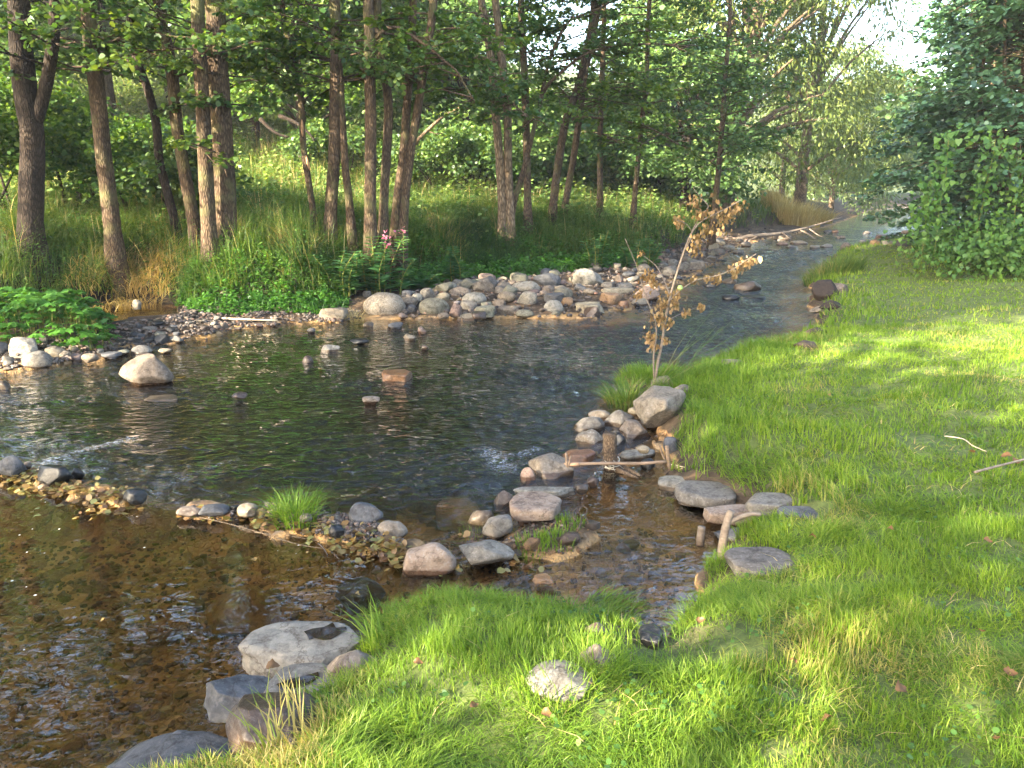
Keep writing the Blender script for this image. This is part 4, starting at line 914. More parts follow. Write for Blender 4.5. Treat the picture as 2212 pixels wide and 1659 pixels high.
# ------------------------------------------------------------------ trees
def stem_world(pts_px, D, drop=True, ztop=None, wig=.06):
    P = [aty(x, y, D) for x, y in pts_px]
    if drop:
        b = P[0]; d = (P[0] - P[1]) / np.linalg.norm(P[0] - P[1])
        g = gz(b[0], D) - .12
        if b[2] > g: P.insert(0, np.array([b[0] + d[0] * (b[2] - g) * .6, D, g]))
        else: P[0] = np.array([b[0], D, g])
    if ztop is not None:
        d = P[-1] - P[-2]; d /= np.linalg.norm(d); d[0] *= .6
        while P[-1][2] < ztop:
            d = d + rng.normal(0, wig, 3) * np.array([1, 1, 0]); d[2] = max(d[2], .8); d /= np.linalg.norm(d)
            P.append(P[-1] + d * 1.3)
    return np.array(P)
def along(P, t):
    seg = np.linalg.norm(np.diff(P, axis=0), axis=1); c = np.concatenate([[0], np.cumsum(seg)]); t = np.asarray(t) * c[-1]
    return np.stack([np.interp(t, c, P[:, k]) for k in range(3)], -1)
def spray(wood, lf, P, L_, az, pitch, nleaf, size, shape=HEX, r0=.018, flat=.35, droop=.15, hang=0.0):
    """one leafy branch: curved tube plus side twigs carrying leaves"""
    d = np.array([math.cos(az) * math.cos(pitch), math.sin(az) * math.cos(pitch), math.sin(pitch)])
    t = np.linspace(0, 1, 5)[:, None]
    B = P + d * L_ * t + np.array([0, 0, -1]) * droop * L_ * t ** 2 + rng.normal(0, .03 * L_, (5, 3)) * t
    if wood is not None: wood.add(*tube(B, np.linspace(r0, .003, 5), 4, cap=False))
    ntw = max(2, int(nleaf / 9)); tt = .15 + .85 * rng.random(ntw) ** .7; base = along(B, np.minimum(tt, 1))
    sd = np.where(rng.random(ntw) < .5, 1, -1) * rng.uniform(.5, 1.2, ntw); ang = az + sd
    tl = L_ * rng.uniform(.12, .38, ntw) * (1.25 - tt)
    td = np.stack([np.cos(ang), np.sin(ang), rng.normal(0, flat * .6, ntw) - hang], 1)
    k = max(1, int(nleaf / ntw)); q = rng.random((ntw, k))
    Pl = base[:, None] + td[:, None] * (tl[:, None] * q)[..., None] + rng.normal(0, size * .5, (ntw, k, 3)) * np.array([1, 1, flat + .3])
    Dl = td[:, None] + rng.normal(0, .6, (ntw, k, 3)) * np.array([1, 1, .5]) - np.array([0, 0, .25 + hang])
    leaves(lf, Pl.reshape(-1, 3), Dl.reshape(-1, 3), size * rng.uniform(.65, 1.2, ntw * k), shape, roll=.55)

def tree(name, label, stems, D, crown=None, bark='bark', leafm='alder', limbs=(), cat='tree', group=None, ztop=16, extra=None, size=.09, shape=HEX, sides=12, low=None):
    """stems: list of (px polyline base->top, px width at base, taper at the frame's top)"""
    root_p = None; wood = MB(); lf = MB(); axes = []
    for s_i, st_ in enumerate(stems):
        pts, wpx = st_[0], st_[1]; tip = st_[2] if len(st_) > 2 else ztop; drop = not (len(st_) > 3 and st_[3])
        P = stem_world(pts, D, drop=drop, ztop=tip); r = wpx / 2 / F * D
        z = P[:, 2]; q = np.clip((z - z[0]) / max(z[-1] - z[0], .1), 0, 1); rad_ = r * (1 - .85 * q ** 1.1)
        if drop: rad_[0] *= 1.6
        wood.add(*tube(P, rad_, sides, rough=.035, sub=4)); axes.append((P, rad_))
        if root_p is None: root_p = P[0].copy()
    for lp in limbs:   # (px polyline, px width, leaves, depth shift, bare share)
        pts, wpx, nl = lp[0], lp[1], lp[2]; D2 = D + (lp[3] if len(lp) > 3 else 0)
        n = len(pts); P = np.array([aty(x, y, D + (D2 - D) * k / (n - 1)) for k, (x, y) in enumerate(pts)]); r = wpx / 2 / F * D
        wood.add(*tube(P, np.linspace(r, r * .3, n), 7, rough=.03, sub=3))
        for k in range(max(1, nl // 45) if nl else 0):
            tt = .25 + .75 * rng.random(); p = along(P, tt)
            spray(wood, lf, p, rng.uniform(.4, 1.0), rng.uniform(0, 6.28), rng.uniform(-.3, .4), 45, size, shape)
    if crown:
        for k in range(crown['n'] + crown.get('top', 0)):
            P, rd = axes[rng.integers(len(axes))]
            zz = crown['z0'] + (crown['z1'] - crown['z0']) * rng.random() ** crown.get('pow', .8) if k < crown['n'] else rng.uniform(6.0, crown['z1'])
            i_ = np.searchsorted(P[:, 2], zz); i_ = min(max(i_, 1), len(P) - 1)
            f = (zz - P[i_ - 1, 2]) / max(P[i_, 2] - P[i_ - 1, 2], .01); p = P[i_ - 1] + (P[i_] - P[i_ - 1]) * min(f, 1)
            hf = (zz - crown['z0']) / (crown['z1'] - crown['z0'])
            L_ = crown['L'] * (1 - .55 * hf) * rng.uniform(.5, 1.15)
            az = rng.uniform(0, 6.28)
            if 'bias' in crown and rng.random() < .6: az = crown['bias'] + rng.normal(0, .7)
            spray(wood, lf, p, L_, az, rng.uniform(-.05, .55), crown['leaves'] * (1 if k < crown['n'] else 2.6), size, shape)
    root = empty(name, root_p); tag(root, label, cat, group)
    for mb, nm, mt in ((wood, 'trunk', bark), (lf, 'crown', leafm)):
        if mb.n:
            V = np.concatenate(mb.V) - root_p; me = raw_mesh(nm, V, np.concatenate(mb.N), np.concatenate(mb.I), M[mt]); link(nm, me, root)
    if extra: extra(root, root_p)
    return root

G1 = 'trees lining the far bank'
AL = dict(z0=3.5, z1=15.0, n=24, L=2.4, leaves=110, pow=1.5, top=20)
def al(**k): d = dict(AL); d.update(k); return d
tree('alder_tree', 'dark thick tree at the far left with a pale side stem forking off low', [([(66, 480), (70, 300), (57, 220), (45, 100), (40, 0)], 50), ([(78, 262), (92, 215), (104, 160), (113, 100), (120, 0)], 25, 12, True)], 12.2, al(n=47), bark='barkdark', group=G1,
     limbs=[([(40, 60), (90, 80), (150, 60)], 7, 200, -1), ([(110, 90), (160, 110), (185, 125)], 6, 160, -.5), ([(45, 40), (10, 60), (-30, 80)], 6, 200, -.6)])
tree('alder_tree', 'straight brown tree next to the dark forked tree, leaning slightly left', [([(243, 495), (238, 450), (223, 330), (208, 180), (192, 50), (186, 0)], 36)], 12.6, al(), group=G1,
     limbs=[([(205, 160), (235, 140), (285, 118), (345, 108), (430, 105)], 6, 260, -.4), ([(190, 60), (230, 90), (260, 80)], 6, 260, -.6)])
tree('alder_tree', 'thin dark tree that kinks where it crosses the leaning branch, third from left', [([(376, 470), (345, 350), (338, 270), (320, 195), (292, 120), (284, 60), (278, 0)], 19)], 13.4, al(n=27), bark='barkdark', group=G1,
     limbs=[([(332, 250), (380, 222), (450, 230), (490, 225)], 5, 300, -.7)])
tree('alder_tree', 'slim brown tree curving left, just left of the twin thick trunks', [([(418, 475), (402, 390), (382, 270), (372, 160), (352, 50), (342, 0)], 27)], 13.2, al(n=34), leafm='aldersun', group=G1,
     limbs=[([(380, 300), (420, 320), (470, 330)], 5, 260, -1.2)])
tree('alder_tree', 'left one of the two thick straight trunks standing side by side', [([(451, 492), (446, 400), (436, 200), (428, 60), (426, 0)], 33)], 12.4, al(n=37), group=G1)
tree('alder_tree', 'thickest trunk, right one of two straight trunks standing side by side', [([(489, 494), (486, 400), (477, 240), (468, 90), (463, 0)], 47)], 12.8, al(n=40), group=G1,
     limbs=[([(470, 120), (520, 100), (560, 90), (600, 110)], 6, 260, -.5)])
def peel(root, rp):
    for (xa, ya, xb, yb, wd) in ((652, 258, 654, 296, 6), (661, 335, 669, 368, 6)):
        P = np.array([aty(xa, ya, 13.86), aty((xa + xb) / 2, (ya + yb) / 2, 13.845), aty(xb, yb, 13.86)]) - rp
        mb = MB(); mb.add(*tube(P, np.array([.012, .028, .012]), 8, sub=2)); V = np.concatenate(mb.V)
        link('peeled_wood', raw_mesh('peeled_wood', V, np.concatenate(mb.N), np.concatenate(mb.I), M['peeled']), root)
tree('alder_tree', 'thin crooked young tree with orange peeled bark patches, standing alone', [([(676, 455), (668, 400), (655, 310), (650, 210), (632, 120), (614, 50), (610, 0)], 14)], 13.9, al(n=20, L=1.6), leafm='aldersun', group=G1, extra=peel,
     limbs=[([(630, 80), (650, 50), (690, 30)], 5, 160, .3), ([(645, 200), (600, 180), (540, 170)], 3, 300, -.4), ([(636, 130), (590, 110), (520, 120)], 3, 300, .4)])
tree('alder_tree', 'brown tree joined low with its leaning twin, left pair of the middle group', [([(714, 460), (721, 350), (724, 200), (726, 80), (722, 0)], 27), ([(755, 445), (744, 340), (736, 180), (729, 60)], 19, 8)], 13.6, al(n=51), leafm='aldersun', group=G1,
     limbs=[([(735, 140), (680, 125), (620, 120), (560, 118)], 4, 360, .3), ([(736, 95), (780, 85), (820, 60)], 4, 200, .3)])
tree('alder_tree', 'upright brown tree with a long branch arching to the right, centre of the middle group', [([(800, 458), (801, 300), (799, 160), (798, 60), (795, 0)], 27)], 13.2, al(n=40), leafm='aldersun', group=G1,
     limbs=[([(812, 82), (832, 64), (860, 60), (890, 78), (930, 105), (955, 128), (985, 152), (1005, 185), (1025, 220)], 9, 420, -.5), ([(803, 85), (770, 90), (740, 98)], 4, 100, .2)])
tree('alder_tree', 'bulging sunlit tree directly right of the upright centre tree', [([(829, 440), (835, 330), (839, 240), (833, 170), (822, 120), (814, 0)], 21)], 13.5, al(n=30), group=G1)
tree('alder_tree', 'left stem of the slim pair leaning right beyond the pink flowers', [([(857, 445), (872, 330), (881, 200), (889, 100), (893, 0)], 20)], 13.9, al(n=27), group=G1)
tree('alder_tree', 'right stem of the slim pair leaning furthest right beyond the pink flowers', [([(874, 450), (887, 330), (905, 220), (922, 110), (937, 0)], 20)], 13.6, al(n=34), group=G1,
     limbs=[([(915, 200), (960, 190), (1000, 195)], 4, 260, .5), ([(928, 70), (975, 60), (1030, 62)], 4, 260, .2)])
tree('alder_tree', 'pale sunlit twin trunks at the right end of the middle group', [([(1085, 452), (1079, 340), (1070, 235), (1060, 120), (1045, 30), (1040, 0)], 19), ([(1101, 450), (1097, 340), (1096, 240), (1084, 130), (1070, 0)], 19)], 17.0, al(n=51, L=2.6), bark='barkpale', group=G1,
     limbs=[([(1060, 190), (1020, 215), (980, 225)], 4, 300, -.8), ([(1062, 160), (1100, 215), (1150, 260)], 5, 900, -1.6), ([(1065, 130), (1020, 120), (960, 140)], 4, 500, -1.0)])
tree('alder_tree', 'dim upright trunk just behind and right of the pale twin trunks', [([(1140, 435), (1138, 330), (1135, 200), (1128, 60), (1125, 0)], 17)], 17.8, al(n=30, L=2.4), group=G1)
tree('alder_tree', 'thin tree bowing far to the right with a second long arching limb', [([(1110, 440), (1128, 380), (1143, 320), (1166, 225), (1184, 140), (1206, 85), (1228, 47), (1268, 28), (1320, 0)], 14, 6)], 17.3, al(n=20, L=1.8, z0=4.5, z1=6.5), group=G1,
     limbs=[([(1172, 205), (1185, 182), (1216, 153), (1266, 116), (1333, 99), (1423, 95), (1495, 102)], 8, 900, -1)])
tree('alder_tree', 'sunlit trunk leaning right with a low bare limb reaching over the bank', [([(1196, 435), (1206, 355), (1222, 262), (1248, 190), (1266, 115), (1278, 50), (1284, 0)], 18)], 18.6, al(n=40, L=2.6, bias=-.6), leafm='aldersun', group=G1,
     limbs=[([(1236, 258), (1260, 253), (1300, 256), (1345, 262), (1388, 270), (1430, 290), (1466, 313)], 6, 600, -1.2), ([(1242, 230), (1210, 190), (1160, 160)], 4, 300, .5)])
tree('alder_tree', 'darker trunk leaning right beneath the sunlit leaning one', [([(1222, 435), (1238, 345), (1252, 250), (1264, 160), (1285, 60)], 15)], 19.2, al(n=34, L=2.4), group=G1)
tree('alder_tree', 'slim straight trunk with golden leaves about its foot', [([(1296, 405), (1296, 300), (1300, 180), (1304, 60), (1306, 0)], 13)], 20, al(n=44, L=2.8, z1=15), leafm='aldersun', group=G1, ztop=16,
     limbs=[([(1300, 290), (1340, 310), (1390, 345)], 4, 400, -.6)])
tree('alder_tree', 'slim reddish trunk between the golden footed tree and the stream', [([(1371, 425), (1381, 320), (1389, 240), (1397, 160), (1400, 60)], 12)], 21, al(n=74, L=3.0, z0=2.8, z1=15), group=G1, ztop=16,
     limbs=[([(1386, 285), (1440, 288), (1510, 300)], 4, 400, -.6), ([(1392, 215), (1340, 200), (1290, 190)], 4, 400, -.6)])
tree('alder_tree', 'dense dark green layered tree overhanging the stream before the tall willows', [([(1543, 455), (1549, 400), (1558, 300), (1570, 130), (1575, 60)], 14, 11)], 23, dict(z0=2.2, z1=11, n=140, L=3.6, leaves=90, pow=.9), group=G1, size=.105)

for px_, D_, lab_ in ((-140, 12.4, 'tall alder just outside the left edge of the photo, nearer one'), (-330, 11.5, 'tall alder well outside the left edge of the photo'), (-230, 14.5, 'tall alder outside the left edge of the photo, farther one')):
    tree('alder_tree', lab_, [([(px_, 500), (px_ - 8, 300), (px_ - 12, 100), (px_ - 14, 0)], 34)], D_, al(n=30), group=G1)
# understory shrubs behind the trunks, each its own plant
def bush(name, label, px, py, D, rx, h, leafm, n, size, shape=HEX, bark='barkdark', cat='bush', group=None, stems=5, blobs=26, hang=0., ground=None, ry=None, core=.35, blobr=.32):
    b = aty(px, py, D); g = gz(b[0], D) if ground is None else ground; rp = np.array([b[0], D, g - .05]); ry = ry or rx
    wood, lf = MB(), MB()
    u = rng.standard_normal((blobs, 3)); u /= np.linalg.norm(u, axis=1)[:, None]; u[:, 2] = np.abs(u[:, 2]) * 1.0 - .15 * rng.random(blobs)
    rr = (core + (1 - core) * rng.random(blobs) ** .5)[:, None]
    C = u * rr * np.array([rx, ry, h * .5]) + np.array([0, 0, h * .45]); C[:, 2] = np.clip(C[:, 2], .12 * h, None)
    for s_ in range(stems):
        c = C[rng.integers(blobs)]; c = c * np.array([.7, .7, 1])
        P = np.array([rng.normal(0, .06, 3) * [1, 1, 0], c * .4 + rng.normal(0, .08, 3), c]); wood.add(*tube(P, np.array([.045, .03, .008]) * (h / 3), 6, sub=3))
    per = n // blobs
    for c in C:
        br = blobr * min(rx, h / 2) * rng.uniform(.6, 1.4)
        q = rng.standard_normal((per, 3)); q /= np.linalg.norm(q, axis=1)[:, None]; q *= (rng.random(per) ** .45)[:, None] * br * np.array([1.3, 1.3, .75])
        P = c + q; D_ = q / (br + 1e-6) + rng.normal(0, .55, (per, 3)) + np.array([0, 0, -.15 - hang])
        leaves(lf, P, D_, size * rng.uniform(.6, 1.25, per), shape, roll=.6)
    V = np.concatenate(lf.V); V[:, 2] = np.maximum(V[:, 2], -.3)
    root = empty(name, rp); tag(root, label, cat, group)
    link('branches', raw_mesh('branches', np.concatenate(wood.V), np.concatenate(wood.N), np.concatenate(wood.I), M[bark]), root)
    link('foliage', raw_mesh('foliage', V, np.concatenate(lf.N), np.concatenate(lf.I), M[leafm]), root)
    return root
GU = 'shrubs of the dark understory'
for px, D, rx, h, mt, lab in [
    (20, 14.6, 1.5, 3.2, 'under', 'leafy green shrub beyond the dark forked tree at far left'),
    (-60, 13.6, 1.3, 2.6, 'under', 'green shrub at the very left edge beyond the forked tree'),
    (150, 15.4, 1.4, 2.8, 'under', 'bushy green shrub between the forked tree and the straight brown tree'),
    (290, 15.0, 1.2, 2.2, 'under', 'dark shrub right of the straight brown tree'),
    (345, 16.8, 1.4, 2.4, 'under', 'green shrub beyond the thin kinked tree'),
    (395, 14.4, 1.0, 1.9, 'alder', 'small shrub low between the slim curving tree and the twin trunks')]:
    bush('understory_shrub', lab, px, 400, D, rx, h, mt, 5200, .085, group=GU, blobs=34)

# forest on the slope: each tree its own crown and trunk
def forest_tree(label, px, D, H, rx, mt, n=9000, size=.17, shape=HEX, bark='barkdark', group='trees of the wooded slope', name='forest_tree', blobs=60, lean=0., z0=.12, sweep=0.0, hang=.1, trunk_r=.16):
    b = aty(px, 400, D); g = gz(b[0], D); rp = np.array([b[0], D, g - .1]); wood, lf = MB(), MB()
    T = np.array([[0, 0, 0], [lean * .25 * H, 0, H * .3], [lean * .6 * H, rng.normal(0, .3), H * .6], [lean * H, 0, H * .93]]); wood.add(*tube(T, np.array([1.2, .85, .5, .12]) * trunk_r, 9, rough=.04, sub=4))
    k = 0
    for bi in range(blobs):
        hz = z0 + (.96 - z0) * rng.random() ** .85; prof = math.sin(math.pi * min(1, (hz * .85 + .12))) ** .7
        a = rng.uniform(0, 6.28); r_ = rx * prof * (.35 + .65 * rng.random() ** .5)
        ax = along(T, min(hz * .85, 1)); c = np.array([ax[0] + math.cos(a) * r_, ax[1] + math.sin(a) * r_, hz * H])
        if bi % 3 == 0:
            s_ = along(T, max(.12, hz * .62)); mid = (s_ + c) / 2 + np.array([0, 0, .12 * r_]); wood.add(*tube(np.array([s_, mid, c]), np.array([.35, .22, .06]) * trunk_r, 5, sub=2, cap=False))
        per = int(n / blobs * rng.uniform(.5, 1.5)); br = rx * rng.uniform(.2, .38)
        q = rng.standard_normal((per, 3)); q /= np.linalg.norm(q, axis=1)[:, None]; q *= (rng.random(per) ** .4)[:, None] * br * np.array([1.25, 1.25, .7])
        D_ = q / br + rng.normal(0, .5, (per, 3)) + np.array([0, 0, -.1 - hang])
        leaves(lf, c + q, D_, size * rng.uniform(.6, 1.3, per), shape, roll=.6)
    root = empty(name, rp); tag(root, label, 'tree', group)
    link('trunk', raw_mesh('trunk', np.concatenate(wood.V), np.concatenate(wood.N), np.concatenate(wood.I), M[bark]), root)
    link('crown', raw_mesh('crown', np.concatenate(lf.V), np.concatenate(lf.N), np.concatenate(lf.I), M[leafm_(mt)]), root)
    return root
def leafm_(m): return m
FT = [  # label, px, D, H, rx, material, n, size, shape, lean
 ('slope tree filling the top left corner of the photo', -60, 24, 8.6, 3.2, 'forest', 9000, .16, HEX, 0),
 ('slope tree seen between the forked tree and the straight brown tree', 110, 26, 8.6, 3.2, 'forest', 9000, .16, HEX, 0),
 ('pale willow crown seen between the straight brown tree and the thin kinked tree', 260, 27, 8.6, 3.2, 'willow', 9000, .22, LANCE, 0),
 ('large pale bluish willow behind the thin kinked tree and the curving tree', 385, 30, 9.4, 4.0, 'willow', 12000, .24, LANCE, .05),
 ('pale willow crown right of the twin thick trunks', 560, 29, 9.0, 3.6, 'willow', 11000, .24, LANCE, 0),
 ('tree behind the thin young tree with peeled bark', 660, 25, 7.5, 2.8, 'under', 8000, .15, HEX, 0),
 ('grey green willow behind the joined pair of the middle group', 740, 28, 8.6, 3.5, 'willow', 11000, .22, LANCE, 0),
 ('bright leaved tree behind the upright centre tree', 830, 31, 9.4, 3.6, 'forest', 10000, .2, HEX, 0),
 ('grey green willow behind the slim leaning pair', 930, 29, 7.4, 3.4, 'willow', 10000, .2, LANCE, .04),
 ('tree with dark shaded foot behind the leaning dead trunk', 1010, 27, 6.5, 2.8, 'forest', 9000, .16, HEX, 0),
 ('rounded low tree below the sky gap beyond the bowing thin tree', 1130, 30, 3.0, 3.0, 'forest', 9000, .18, HEX, 0),
 ('sunlit low tree beyond the sunlit leaning trunk', 1230, 33, 3.3, 3.2, 'willowgold', 9000, .2, LANCE, 0),
 ('tree beyond the slim straight trunk, below the right part of the sky gap', 1320, 35, 4.3, 3.2, 'forest', 9000, .2, HEX, 0),
 ('tree beyond the slim reddish trunk', 1420, 33, 8.6, 3.2, 'forest', 10000, .2, HEX, 0),
 ('tree at the foot of the tall willow left of the stream', 1480, 29, 6.0, 2.6, 'forest', 8000, .16, HEX, 0)]
FT = [(a, b, c, d * (1.15 if b < 1050 else 1), e, f, int(g * 1.35), h, i_, j) for a, b, c, d, e, f, g, h, i_, j in FT]
for (lab, px, D, H, rx, mt, n, sz, shp, ln) in FT: forest_tree(lab, px, D, H, rx, mt, n, sz, shp, lean=ln, name='willow_tree' if mt.startswith('willow') else 'forest_tree', hang=.5 if mt.startswith('willow') else .1)
for k, (px, D, H, rx, mt) in enumerate([(-150, 40, 9.2, 4.5, 'forest'), (20, 42, 8.6, 4.5, 'willow'), (170, 40, 9.2, 4.5, 'forest'), (330, 43, 8.6, 4.5, 'forest'), (480, 41, 9.2, 4.5, 'willow'), (640, 40, 8.6, 4.5, 'forest'), (790, 44, 8.6, 4.5, 'forest'), (930, 42, 7.3, 4.5, 'willow')]):
    forest_tree('tree of the back row closing the slope behind the nearer willows', px, D, H, rx, mt, 8000, .3, HEX if mt == 'forest' else LANCE, group='back row of trees on the slope')
GW = 'tall willows beside the upstream stream'
forest_tree('tall sunlit willow with thick grey trunk leaning right above the stream', 1560, 33, 15, 4.6, 'willowgold', 26000, .22, LANCE, bark='barkpale', lean=.12, name='willow_tree', group=GW, blobs=110, hang=.6, trunk_r=.42, z0=.2)
forest_tree('willow with sunlight in its leaf colour, right of the tall one with several pale upright stems', 1730, 40, 13.5, 4.2, 'willowgold', 22000, .24, LANCE, bark='barkpale', name='willow_tree', group=GW, blobs=90, hang=.6, trunk_r=.28, z0=.12, lean=.03)
forest_tree('pale hazy willow at the bend, farthest up the stream', 1800, 52, 10.0, 4.5, 'willow', 18000, .28, LANCE, bark='barkpale', name='willow_tree', group=GW, blobs=70, hang=.6, z0=.05)
forest_tree('small willow directly over the dry grass point of the far bank', 1690, 47, 8.0, 2.8, 'willowgold', 12000, .18, LANCE, name='willow_tree', group=GW, hang=.5, z0=.06)
forest_tree('rounded light green tree at the water edge beyond the dry grass point', 1765, 60, 8.0, 3.2, 'willowgold', 11000, .2, HEX, name='forest_tree', group=GW, z0=.03)
forest_tree('tree closing the view at the bend, right of the pale hazy willow', 1880, 76, 11, 4.5, 'willowgold', 11000, .3, HEX, group=GW, z0=.03)
forest_tree('tree behind the hazel thicket, left one', 1990, 84, 10.0, 4.2, 'forest', 10000, .25, HEX, group='trees behind the hazel thicket', z0=.03)
forest_tree('tree behind the hazel thicket, right one', 2240, 30, 10.0, 4.2, 'forest', 10000, .25, HEX, group='trees behind the hazel thicket', z0=.03)
forest_tree('tree behind the hazel thicket, beyond the right edge of the photo', 2330, 30, 10.0, 4.0, 'forest', 8000, .25, HEX, group='trees behind the hazel thicket', z0=.03)

# dead leaning trunks in the meadow edge
def logpx(name, label, pts, wpx, D, D2=None, bark='driftwood', cat='dead trunk', taper=.4, twigs=(), sides=10):
    n = len(pts); D2 = D if D2 is None else D2
    P = np.array([aty(x, y, D + (D2 - D) * k / (n - 1)) for k, (x, y) in enumerate(pts)]); r = wpx / 2 / F * D
    mb = MB(); mb.add(*tube(P, np.linspace(r, r * taper, n), sides, rough=.04, sub=3))
    for tw in twigs:
        Q_ = np.array([aty(x, y, D + (D2 - D) * .5) for x, y in tw]); mb.add(*tube(Q_, np.linspace(r * .3, r * .12, len(Q_)), 6, sub=2))
    o = mb.build(name, M[bark], origin=P[0]); tag(o, label, cat); return o
logpx('fallen_limb', 'pale dead trunk leaning up to the right behind the slim pair', [(880, 335), (905, 300), (945, 262), (970, 244), (995, 232)], 9, 21, bark='barkpale', twigs=[[(925, 283), (945, 290), (962, 285)]])
logpx('fallen_limb', 'dark dead branch sagging behind the young tree with peeled bark', [(603, 250), (635, 263), (665, 285), (680, 305)], 9, 20, bark='barkdark')
logpx('fallen_limb', 'short dark dead limb lying in the meadow left of the young peeled tree', [(562, 256), (580, 275), (602, 290), (625, 296)], 9, 20.5, bark='barkdark')
# dark hollow behind the meadow: shaded brush
for px, D, rx, h, lab in [(740, 24, 1.8, 2.0, 'dark brush in the hollow behind the joined pair of trunks'), (960, 23.5, 2.2, 2.2, 'dark brush below the pale leaning dead trunk'), (1030, 24, 1.8, 2.4, 'dark brush left of the pale sunlit twin trunks')]:
    bush('dark_brush', lab, px, 330, D, rx, h, 'alder', 5500, .10, group='dark brush at the meadow edge', blobs=30)

# hazel thicket on the right bank
GH = 'hazel thicket on the right bank'
def hazel(label, x, y, H, prof, n_bl, per, seed_stems, size=.105, name='hazel_tree'):
    g = gz(x, y); rp = np.array([x, y, g - .05]); wood, lf = MB(), MB()
    stems = []
    for s_ in seed_stems:
        P = np.array([[rng.normal(0, .1), rng.normal(0, .1), 0], [s_[0] * .3, s_[1] * .3, H * .35], [s_[0] * .65, s_[1] * .65, H * .7], [s_[0], s_[1], H]]); stems.append(P)
        wood.add(*tube(P, np.array([.05, .04, .025, .008]), 7, rough=.03, sub=4))
    for b_ in range(n_bl):
        hz = rng.uniform(.05, 1.0); R_ = np.interp(hz, prof[0], prof[1]); a = rng.uniform(0, 6.28)
        P = stems[rng.integers(len(stems))]; p = along(P, hz * .96)
        out = R_ * (.45 + .55 * rng.random() ** .5); tgt = np.array([math.cos(a) * out, math.sin(a) * out, p[2] + rng.normal(0, .15)]); d = tgt - p; L_ = np.hypot(d[0], d[1])
        spray(wood, lf, p, max(L_, .3), math.atan2(d[1], d[0]), rng.uniform(-.05, .35), per, size, HEX, r0=.014, flat=.25, droop=.3)
    root = empty(name, rp); tag(root, label, 'tree', GH)
    link('trunk', raw_mesh('trunk', np.concatenate(wood.V), np.concatenate(wood.N), np.concatenate(wood.I), M['bark']), root)
    V = np.concatenate(lf.V); V[:, 2] = np.maximum(V[:, 2], .03)
    link('crown', raw_mesh('crown', V, np.concatenate(lf.N), np.concatenate(lf.I), M['hazel']), root)
PR = ([0, .08, .14, .3, .5, .75, 1], [.5, .9, 2.0, 2.6, 2.1, 1.5, .5])
hazel('big hazel on the right bank whose boughs droop over the stream, nearest the water', 9.1, 14.6, 6.6, PR, 330, 105, [(-.9, 0), (0, .3), (.6, -.2), (.2, .5), (-.3, -.5)])
hazel('hazel filling the right edge of the photo beside the big one', 11.8, 14.0, 8.5, ([0, .3, .6, 1], [2.0, 2.4, 2.2, .8]), 260, 100, [(0, 0), (.6, .2), (-.4, .3)])
hazel('hazel standing behind the big one on the right bank', 10.6, 18.2, 8.0, ([0, .3, .6, 1], [2.4, 2.6, 2.1, .7]), 220, 100, [(0, 0), (.5, .2), (-.4, .3)])
# bindweed curtain
def climber():
    lf = MB(); st_ = MB(); 
    def put(px, py, D, n, sx, sz, size=.10, sy=.4):
        c = aty(px, py, D); P = c + rng.standard_normal((n, 3)) * np.array([sx, sy, sz]); g = height(P) + .04; P[:, 2] = np.maximum(P[:, 2], g)
        D_ = rng.normal(0, .5, (n, 3)) + np.array([-.3, -.8, -.75]); leaves(lf, P, D_, size * rng.uniform(.6, 1.2, n), HEART, roll=.5)
    for k in range(20): put(rng.uniform(2060, 2235), rng.uniform(480, 565), 12.9 + rng.normal(0, .4), 130, .33, .22, .07)
    for k in range(9): put(rng.uniform(1985, 2060), rng.uniform(490, 545), 13.2, 50, .22, .2, .07)
    for (x0, y0, x1, y1) in ((2020, 470, 2052, 290), (2110, 440, 2150, 300), (1990, 500, 2010, 390), (2190, 430, 2200, 330)):
        for t in np.linspace(0, 1, 12): put(x0 + (x1 - x0) * t, y0 + (y1 - y0) * t, 12.9, 14, .10, .09, .085, .12)
        P = np.array([aty(x0 + (x1 - x0) * t + rng.normal(0, 2), y0 + 60 * (1 - t) + (y1 - y0) * t, 12.95) for t in np.linspace(-.1, 1, 7)]); st_.add(*tube(P, np.full(7, .006), 4))
    put(2095, 305, 12.8, 60, .3, .12)
    c = aty(2120, 560, 12.7); rp = np.array([c[0], c[1], gz(c[0], c[1])]); root = empty('bindweed', rp)
    tag(root, 'bright green heart leaved bindweed climbing over the foot of the hazels', 'climbing plant')
    link('foliage', raw_mesh('foliage', np.concatenate(lf.V) - rp, np.concatenate(lf.N), np.concatenate(lf.I), M['bindweed']), root)
    link('vine_stem', raw_mesh('vine_stem', np.concatenate(st_.V) - rp, np.concatenate(st_.N), np.concatenate(st_.I), M['stem']), root)
climber()

